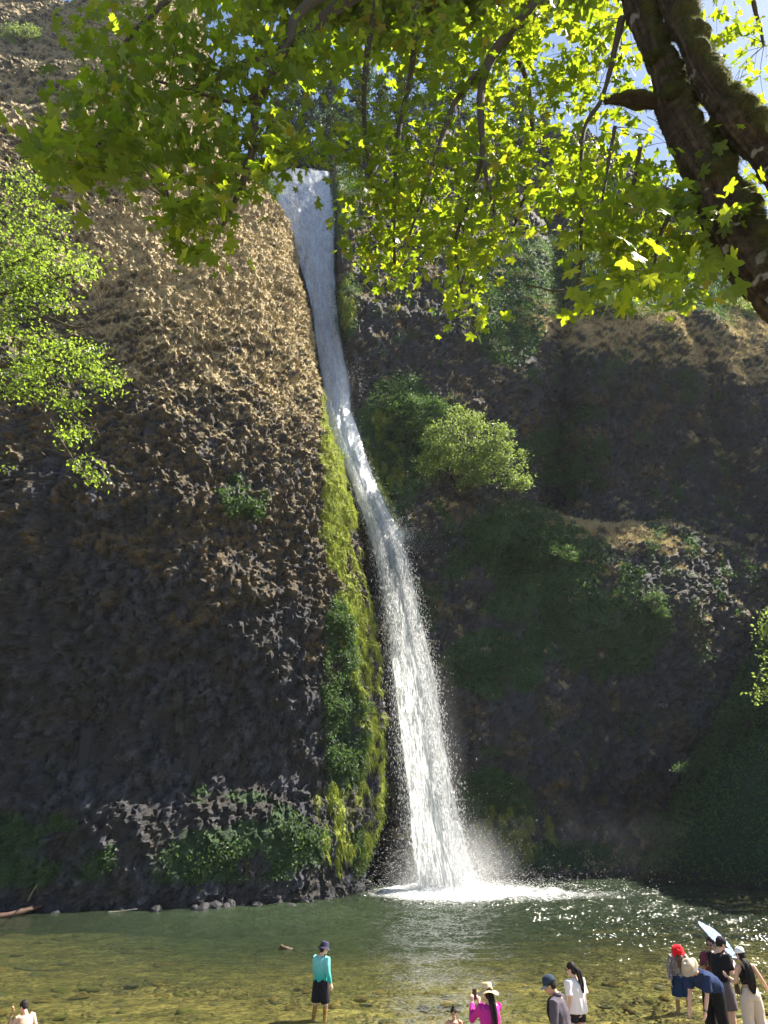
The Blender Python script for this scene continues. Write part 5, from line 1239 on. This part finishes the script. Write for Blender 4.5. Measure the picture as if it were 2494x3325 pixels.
def boxmesh(name, sx, sy, sz, mat, bev=.004):
    bm = bmesh.new(); bmesh.ops.create_cube(bm, size=1)
    for v in bm.verts: v.co = Vector((v.co.x * sx, v.co.y * sy, v.co.z * sz))
    bmesh.ops.bevel(bm, geom=bm.edges[:], offset=bev, segments=2, affect='EDGES'); me = bpy.data.meshes.new(name); bm.to_mesh(me); bm.free(); me.materials.append(mat); return me
M_PH = simple('phone_black', (.02, .02, .025), .25, .1, spec=.6); M_SCR = simple('phone_screen', (.05, .06, .07), .1, .1, spec=.7)
ph = empty('phone', mid, R(14)); tag(ph, 'black phone held upright in both hands beside the straw hat', 'phone')
link('case', boxmesh('case', .075, .009, .155, M_PH), ph); link('screen', boxmesh('screen', .069, .002, .147, M_SCR, .0008), ph, (0, -.0065, 0))
# 5 man with a cap
e = person('person in dark grey jacket and navy cap with pale visor, looking down left', 1822, 3290, 12.8, 1.70, 62, 0); zfit(e, 3150, 1.75)
J = joints(1.70, 6, 0, 0, .03, (12, 22, 0), rarm=((.26, .0, 1.14), (.24, .16, .92)), larm=((-.25, .05, 1.14), (-.22, .16, .92)))
M_GJ = cloth('grey_jacket', (.085, .075, .095)); M_BL = cloth('black_vest', (.010, .010, .013)); M_RED = cloth('red_cuff', (.65, .03, .02))
body(J, e, SKIN['tan']); shirt('shirt', J, e, M_GJ, 1., .05, .028, .010, 31); shirt('vest', J, e, M_BL, 0, .0, .0, .004, 32, 1.0, .06).location = tuple(J['Rb'] @ np.array([-.015, .045, 0]))
for s_ in 'lr':
    el, wr_ = J['e' + s_], J['w' + s_]; V, F = ring_tube([el * .42 + wr_ * .58, wr_ - (wr_ - el) * .12], [.050, .044], [.050, .044], (1, 0, 0), 16, False); link('red_cuff', qmesh('red_cuff', V, F, M_RED, True), e)
pants('trousers', J, e, cloth('dark_trousers_man', (.015, .015, .018)), .95, .025); hair(J, e, M_HAIR, 'crop'); cap(J, e, cloth('navy_cap', (.03, .045, .07)), cloth('pale_visor', (.22, .27, .32)))
V, F = ring_tube([J['neck'] - [0, 0, .01], J['neck'] + [0, 0, .045]], [.075, .070], [.072, .068], (1, 0, 0), 18, False); link('collar', qmesh('collar', V, F, M_GJ, True), e)
# 6 woman in a white T-shirt
e = person('person in white T-shirt and black shorts with a dark ponytail and sunglasses', 1874, 3260, 15.4, 1.56, 30, 0); zfit(e, 3120, 1.575)
J = joints(1.56, 2, 0, 0, .02, (26, 10, 0), fem=True)
M_WT = cloth('white_tshirt', (.74, .70, .72), var=.03)
body(J, e, SKIN['light']); shirt('tshirt', J, e, M_WT, .5, .06, .045, .012, 41, 1.02); pants('shorts', J, e, cloth('black_bike_shorts', (.02, .02, .026)), .24, .008, 0, 42, wr=.001)
nb_ = J['neck']; hd = J['head']; Bk = J['Rh'] @ np.array([0, -1., 0])
hair(J, e, M_HAIR, 'short', 7, ([hd + Bk * .10 + [0, 0, .01], hd + Bk * .145 + [0, 0, -.04], nb_ + [.03, -.13, -.06], nb_ + [.04, -.14, -.16], nb_ + [.045, -.14, -.21]], [.022, .03, .03, .025, .01], [.022, .03, .025, .02, .01]))
hp_, hk, Rh = J['hp'], J['hk'], J['Rh']
for sg in (-1, 1): V, F = ball(hp_((sg * .034, .096, .006)), np.array([.028, .006, .020]) * hk, Rh); link('sunglasses_lens', qmesh('lens', V, F, M_PH, True), e)
V, F = joinVF([ring_tube([hp_((sg * .06, .092, .01)), hp_((sg * .084, .0, .012))], [.003, .003], [.004, .004], (1, 0, 0), 6) for sg in (-1, 1)] + [ring_tube([hp_((-.012, .1, .01)), hp_((.012, .1, .01))], [.003, .003], [.003, .003], (0, 0, 1), 6)]); link('sunglasses_frame', qmesh('frame', V, F, M_PH, True), e)
# 7 woman in a red hat
e = person('person in red hat and patterned blouse wading with navy shorts', 2203, 3150, 19.3, 1.58, 176, 0); zfit(e, 3052, 1.57)
J = joints(1.58, 14, 0, 0, .05, (-8, 42, 0), fem=True, larm=((-.24, .10, 1.12), (-.25, .22, .88)), rarm=((.24, .06, 1.12), (.27, .14, .87)))
tb_ = NT('patterned_blouse'); q = tb_.obj(); vz = tb_.n('ShaderNodeTexVoronoi', {'Vector': q, 'Scale': 34.}, feature='DISTANCE_TO_EDGE').outputs[0]; nz = tb_.noise(q, 26, 3, .7, 2.)
M_BLOUSE = tb_.fin(tb_.n('ShaderNodeBsdfPrincipled', {'Base Color': tb_.mix(tb_.ramp(tb_.math('ADD', tb_.math('MULTIPLY', vz, 1.6), tb_.math('MULTIPLY', nz, .6)), .36, .44), (.50, .42, .40), (.045, .035, .055)), 'Roughness': .85}).outputs[0])
body(J, e, SKIN['light']); shirt('blouse', J, e, M_BLOUSE, 1., .05, .035, .010, 51); pants('shorts', J, e, cloth('navy_shorts', (.012, .03, .07)), .48, .05, .03, 52)
hd = J['head']; nb_ = J['neck']; hair(J, e, M_HAIR2, 'long', 8, ([hd + [0, -.02, .02], hd + [0, .08, -.12], nb_ + [0, .13, -.16], nb_ + [0, .12, -.30]], [.07, .085, .075, .03], [.04, .04, .03, .012]))
buckethat(J, e, cloth('red_hat', (.70, .012, .022)), .07, .08, .12, .098, .012, tilt=(-8, 0))
# 8 man bending over
e = person('person in navy polo and beige sun hat bending over the shallow water', 2318, 3235, 15.4, 1.72, 122, 0); zfit(e, 3196, 1.0)
J = joints(1.72, 56, 0, 0, .06, (0, -6, 0), larm=None, rarm=None)
for s_, off in (('l', (.02, .02)), ('r', (-.02, .06))):
    sh = J['s' + s_]; J['e' + s_] = sh + np.array([off[0], off[1], -.28]); J['w' + s_] = J['e' + s_] + np.array([off[0] * .5, .10, -.25])
M_NAVY = cloth('navy_polo', (.018, .032, .085))
body(J, e, SKIN['light']); shirt('polo', J, e, M_NAVY, .5, .02, .035, .010, 61, 1.04); pants('trousers', J, e, cloth('black_trousers', (.009, .009, .011)), .98, .035, 0, 62, .02)
hair(J, e, M_HAIR2, 'crop'); buckethat(J, e, cloth('beige_hat', (.42, .36, .28)), .075, .02, .11, .102, .012)
wr_, el = J['wl'], J['el']; V, F = ring_tube([wr_ - (wr_ - el) * .10, wr_ - (wr_ - el) * .02], [.031, .031], [.029, .029], (1, 0, 0), 14, False); link('watch', qmesh('watch', V, F, M_PH, True), e)
# 9 person under the parasol
e = person('person in maroon shirt and sunglasses standing under the blue parasol', 2326, 3180, 17.6, 1.64, 168, 0); zfit(e, 3036, 1.66)
J = joints(1.64, 4, 0, 0, .03, (-28, 8, 0), rarm=((.27, .10, 1.12), (.20, .24, 1.22)), larm=((-.24, .12, 1.12), (-.1, .28, 1.1)))
body(J, e, SKIN['brown'], curl=(40, 75)); shirt('shirt', J, e, cloth('maroon_shirt', (.12, .03, .045)), .5, .06, .03, .009, 71); pants('shorts', J, e, cloth('teal_shorts', (.01, .12, .15)), .48, .035); hair(J, e, M_HAIR, 'crop')
hp_, hk, Rh = J['hp'], J['hk'], J['Rh']
for sg in (-1, 1): V, F = ball(hp_((sg * .034, .096, .006)), np.array([.028, .006, .020]) * hk, Rh); link('sunglasses_lens', qmesh('lens', V, F, M_PH, True), e)
bpy.context.view_layer.update(); hnd = e.matrix_world @ Vector(J['wr'] + np.array([0, .06, .04]))
pc = at(2334, 3046, 17.45); axis = Vector((.63, -.30, .715)).normalized()
par = empty('parasol', pc); tag(par, 'blue parasol with small white pattern tilted over the couple at the right', 'parasol')
M3 = np.array(axis.to_track_quat('Z', 'Y').to_matrix()); nr_ = 8
def canopy_panel(i, mat_):
    V = []; a0, a1 = 2 * math.pi * i / nr_, 2 * math.pi * (i + 1) / nr_
    for r_ in np.linspace(0.012, 1, 9):
        for t in np.linspace(0, 1, 7):
            a = a0 + (a1 - a0) * t; rr_ = r_ * .47 * (1 - .05 * math.sin(math.pi * t) * r_); zz = .07 - .11 * r_ ** 2.1 - .012 * math.sin(math.pi * t) * r_
            V.append([rr_ * math.cos(a), rr_ * math.sin(a), zz])
    V = np.array(V) @ M3.T; return qmesh('canopy_panel', V, grid_faces(9, 7), mat_, True)
tp = NT('parasol_cloth'); q = tp.obj(); vz = tp.n('ShaderNodeTexVoronoi', {'Vector': q, 'Scale': 30.}).outputs[0]
cc_ = tp.mix(tp.ramp(vz, .36, .44), (.66, .71, .88), (.22, .30, .72)); d_ = tp.n('ShaderNodeBsdfDiffuse', {'Color': cc_}).outputs[0]; t_ = tp.n('ShaderNodeBsdfTranslucent', {'Color': cc_}).outputs[0]
M_PAR = tp.fin(tp.n('ShaderNodeMixShader', {0: .4, 1: d_, 2: t_}).outputs[0])
for i in range(nr_):
    link('canopy_panel', canopy_panel(i, M_PAR), par)
    a = 2 * math.pi * i / nr_; P_ = np.array([[r_ * .47 * math.cos(a), r_ * .47 * math.sin(a), .062 - .11 * r_ ** 2.1] for r_ in np.linspace(0, 1, 7)]) @ M3.T
    V, F = tube(P_, [.003] * 7, 5); link('rib', qmesh('rib', V, fixdeg(F), M_PH), par)
sh_e = hnd - pc; V, F = tube([tuple(axis * .13), tuple(axis * -.1), tuple(sh_e), tuple(sh_e * 1.12)], [.005, .006, .006, .006], 8); link('shaft', qmesh('shaft', V, fixdeg(F), M_GREYWOOD), par)
V, F = tube([tuple(sh_e * .97), tuple(sh_e * 1.14)], [.013, .013], 8); link('handle', qmesh('handle', V, fixdeg(F), M_PH), par)
# 10 man in black with a cap
e = person('person in black T-shirt and dark cap with grey shorts, using a phone', 2345, 3200, 16.8, 1.76, -62, 0); zfit(e, 3030, 1.80)
J = joints(1.76, 4, 0, 0, .04, (-14, 26, 0), rarm=((.25, .04, 1.13), (.13, .28, 1.24)), larm=((-.23, .10, 1.13), (-.02, .32, 1.22)))
body(J, e, SKIN['light'], curl=(45, 45)); shirt('tshirt', J, e, cloth('black_tshirt', (.011, .011, .015)), .5, .10, .022, .008, 81); pants('shorts', J, e, cloth('grey_shorts', (.10, .085, .095)), .50, .04, .02, 82); hair(J, e, M_HAIR, 'crop')
V, F = joinVF([ball(J['hp']((0, .055, -.072)), np.array([.054, .045, .045]) * J['hk'], J['Rh'])]); link('beard', qmesh('beard', V, F, M_HAIR2, True), e)
cap(J, e, cloth('charcoal_cap', (.03, .025, .035)), cloth('charcoal_visor', (.035, .03, .04)))
bpy.context.view_layer.update(); mid = e.matrix_world @ Vector((J['wl'] + J['wr']) / 2 + np.array([.01, .09, .05]))
ph = empty('phone', mid, R(-62)); tag(ph, 'dark phone held low by the black T-shirt wearer under the parasol', 'phone')
c_ = link('case', boxmesh('case', .075, .155, .009, M_PH), ph, (0, 0, 0), (R(35), 0, 0)); c_ = link('screen', boxmesh('screen', .069, .147, .002, M_SCR, .0008), ph, tuple(Matrix.Rotation(R(35), 3, 'X') @ Vector((0, 0, .0065))), (R(35), 0, 0))
# 11 woman in a white cap
e = person('person in white cap, black crop top and cream cropped trousers, long dark hair', 2432, 3200, 16.0, 1.62, 8, 0); zfit(e, 3066, 1.67)
J = joints(1.62, 0, -3, 0, .05, (18, 12, 0), fem=True, larm=((-.26, .04, 1.12), (-.30, .26, 1.20)), rarm=((.30, -.02, 1.16), (.46, .06, .93)))
body(J, e, SKIN['light']); M_CT = cloth('black_crop_top', (.012, .011, .014)); k = J['k']
L = [ring_tube([J['waist'] + [0, 0, .03], J['chest'], J['chest'] * .4 + J['neck'] * .6], np.array([.138, .165, .125]) * k, np.array([.105, .128, .10]) * k, J['Rb'][:, 0], 20, False)]
for s_ in (-1, 1): L.append(ring_tube([J['chest'] * .5 + J['neck'] * .5 + [s_ * .07, 0, -.02], J['neck'] + [s_ * .085, -.01, -.035]], [.03, .022], [.085, .06], (1, 0, 0), 12, False))
fuse('crop_top', L, M_CT, e, .011, 3, .003)
pants('trousers', J, e, cloth('cream_trousers', (.56, .48, .41), var=.05), .70, .035, .02, 92, .02, .007)
hd = J['head']; nb_ = J['neck']
hair(J, e, M_HAIR, 'long', 9, ([hd + [0, -.075, -.05], nb_ + [0, -.10, .0], nb_ + [-.01, -.15, -.18], nb_ + [0, -.15, -.36], nb_ + [.01, -.14, -.46]], [.06, .08, .10, .09, .03], [.05, .04, .035, .03, .012]))
cap(J, e, cloth('white_cap', (.78, .78, .80), var=.03), cloth('white_visor', (.75, .75, .78), var=.03), logo=(M_PH, (.035, -.128, .075)))
bpy.context.view_layer.update()
bg_ = e.matrix_world @ Vector((-.22, .05, .93)); bag = empty('shoulder_bag', bg_); tag(bag, 'small dark shoulder bag hanging at the hip of the cream trousers', 'bag')
M_BAG = simple('brown_leather', (.07, .035, .025), .5, .2, 30.)
link('pouch', boxmesh('pouch', .05, .14, .17, M_BAG, .015), bag); sh = e.matrix_world @ Vector(J['sr']) - bg_
V, F = tube(smoothpts([(0, .05, .08), tuple(sh * .5 + Vector((-.03, .13, .02))), tuple(sh + Vector((-.06, .0, .05))), tuple(sh * .5 + Vector((-.02, -.15, 0))), (0, -.05, .08)], 6), [.005] * 25, 6); link('strap', qmesh('strap', V, fixdeg(F), M_BAG), bag)
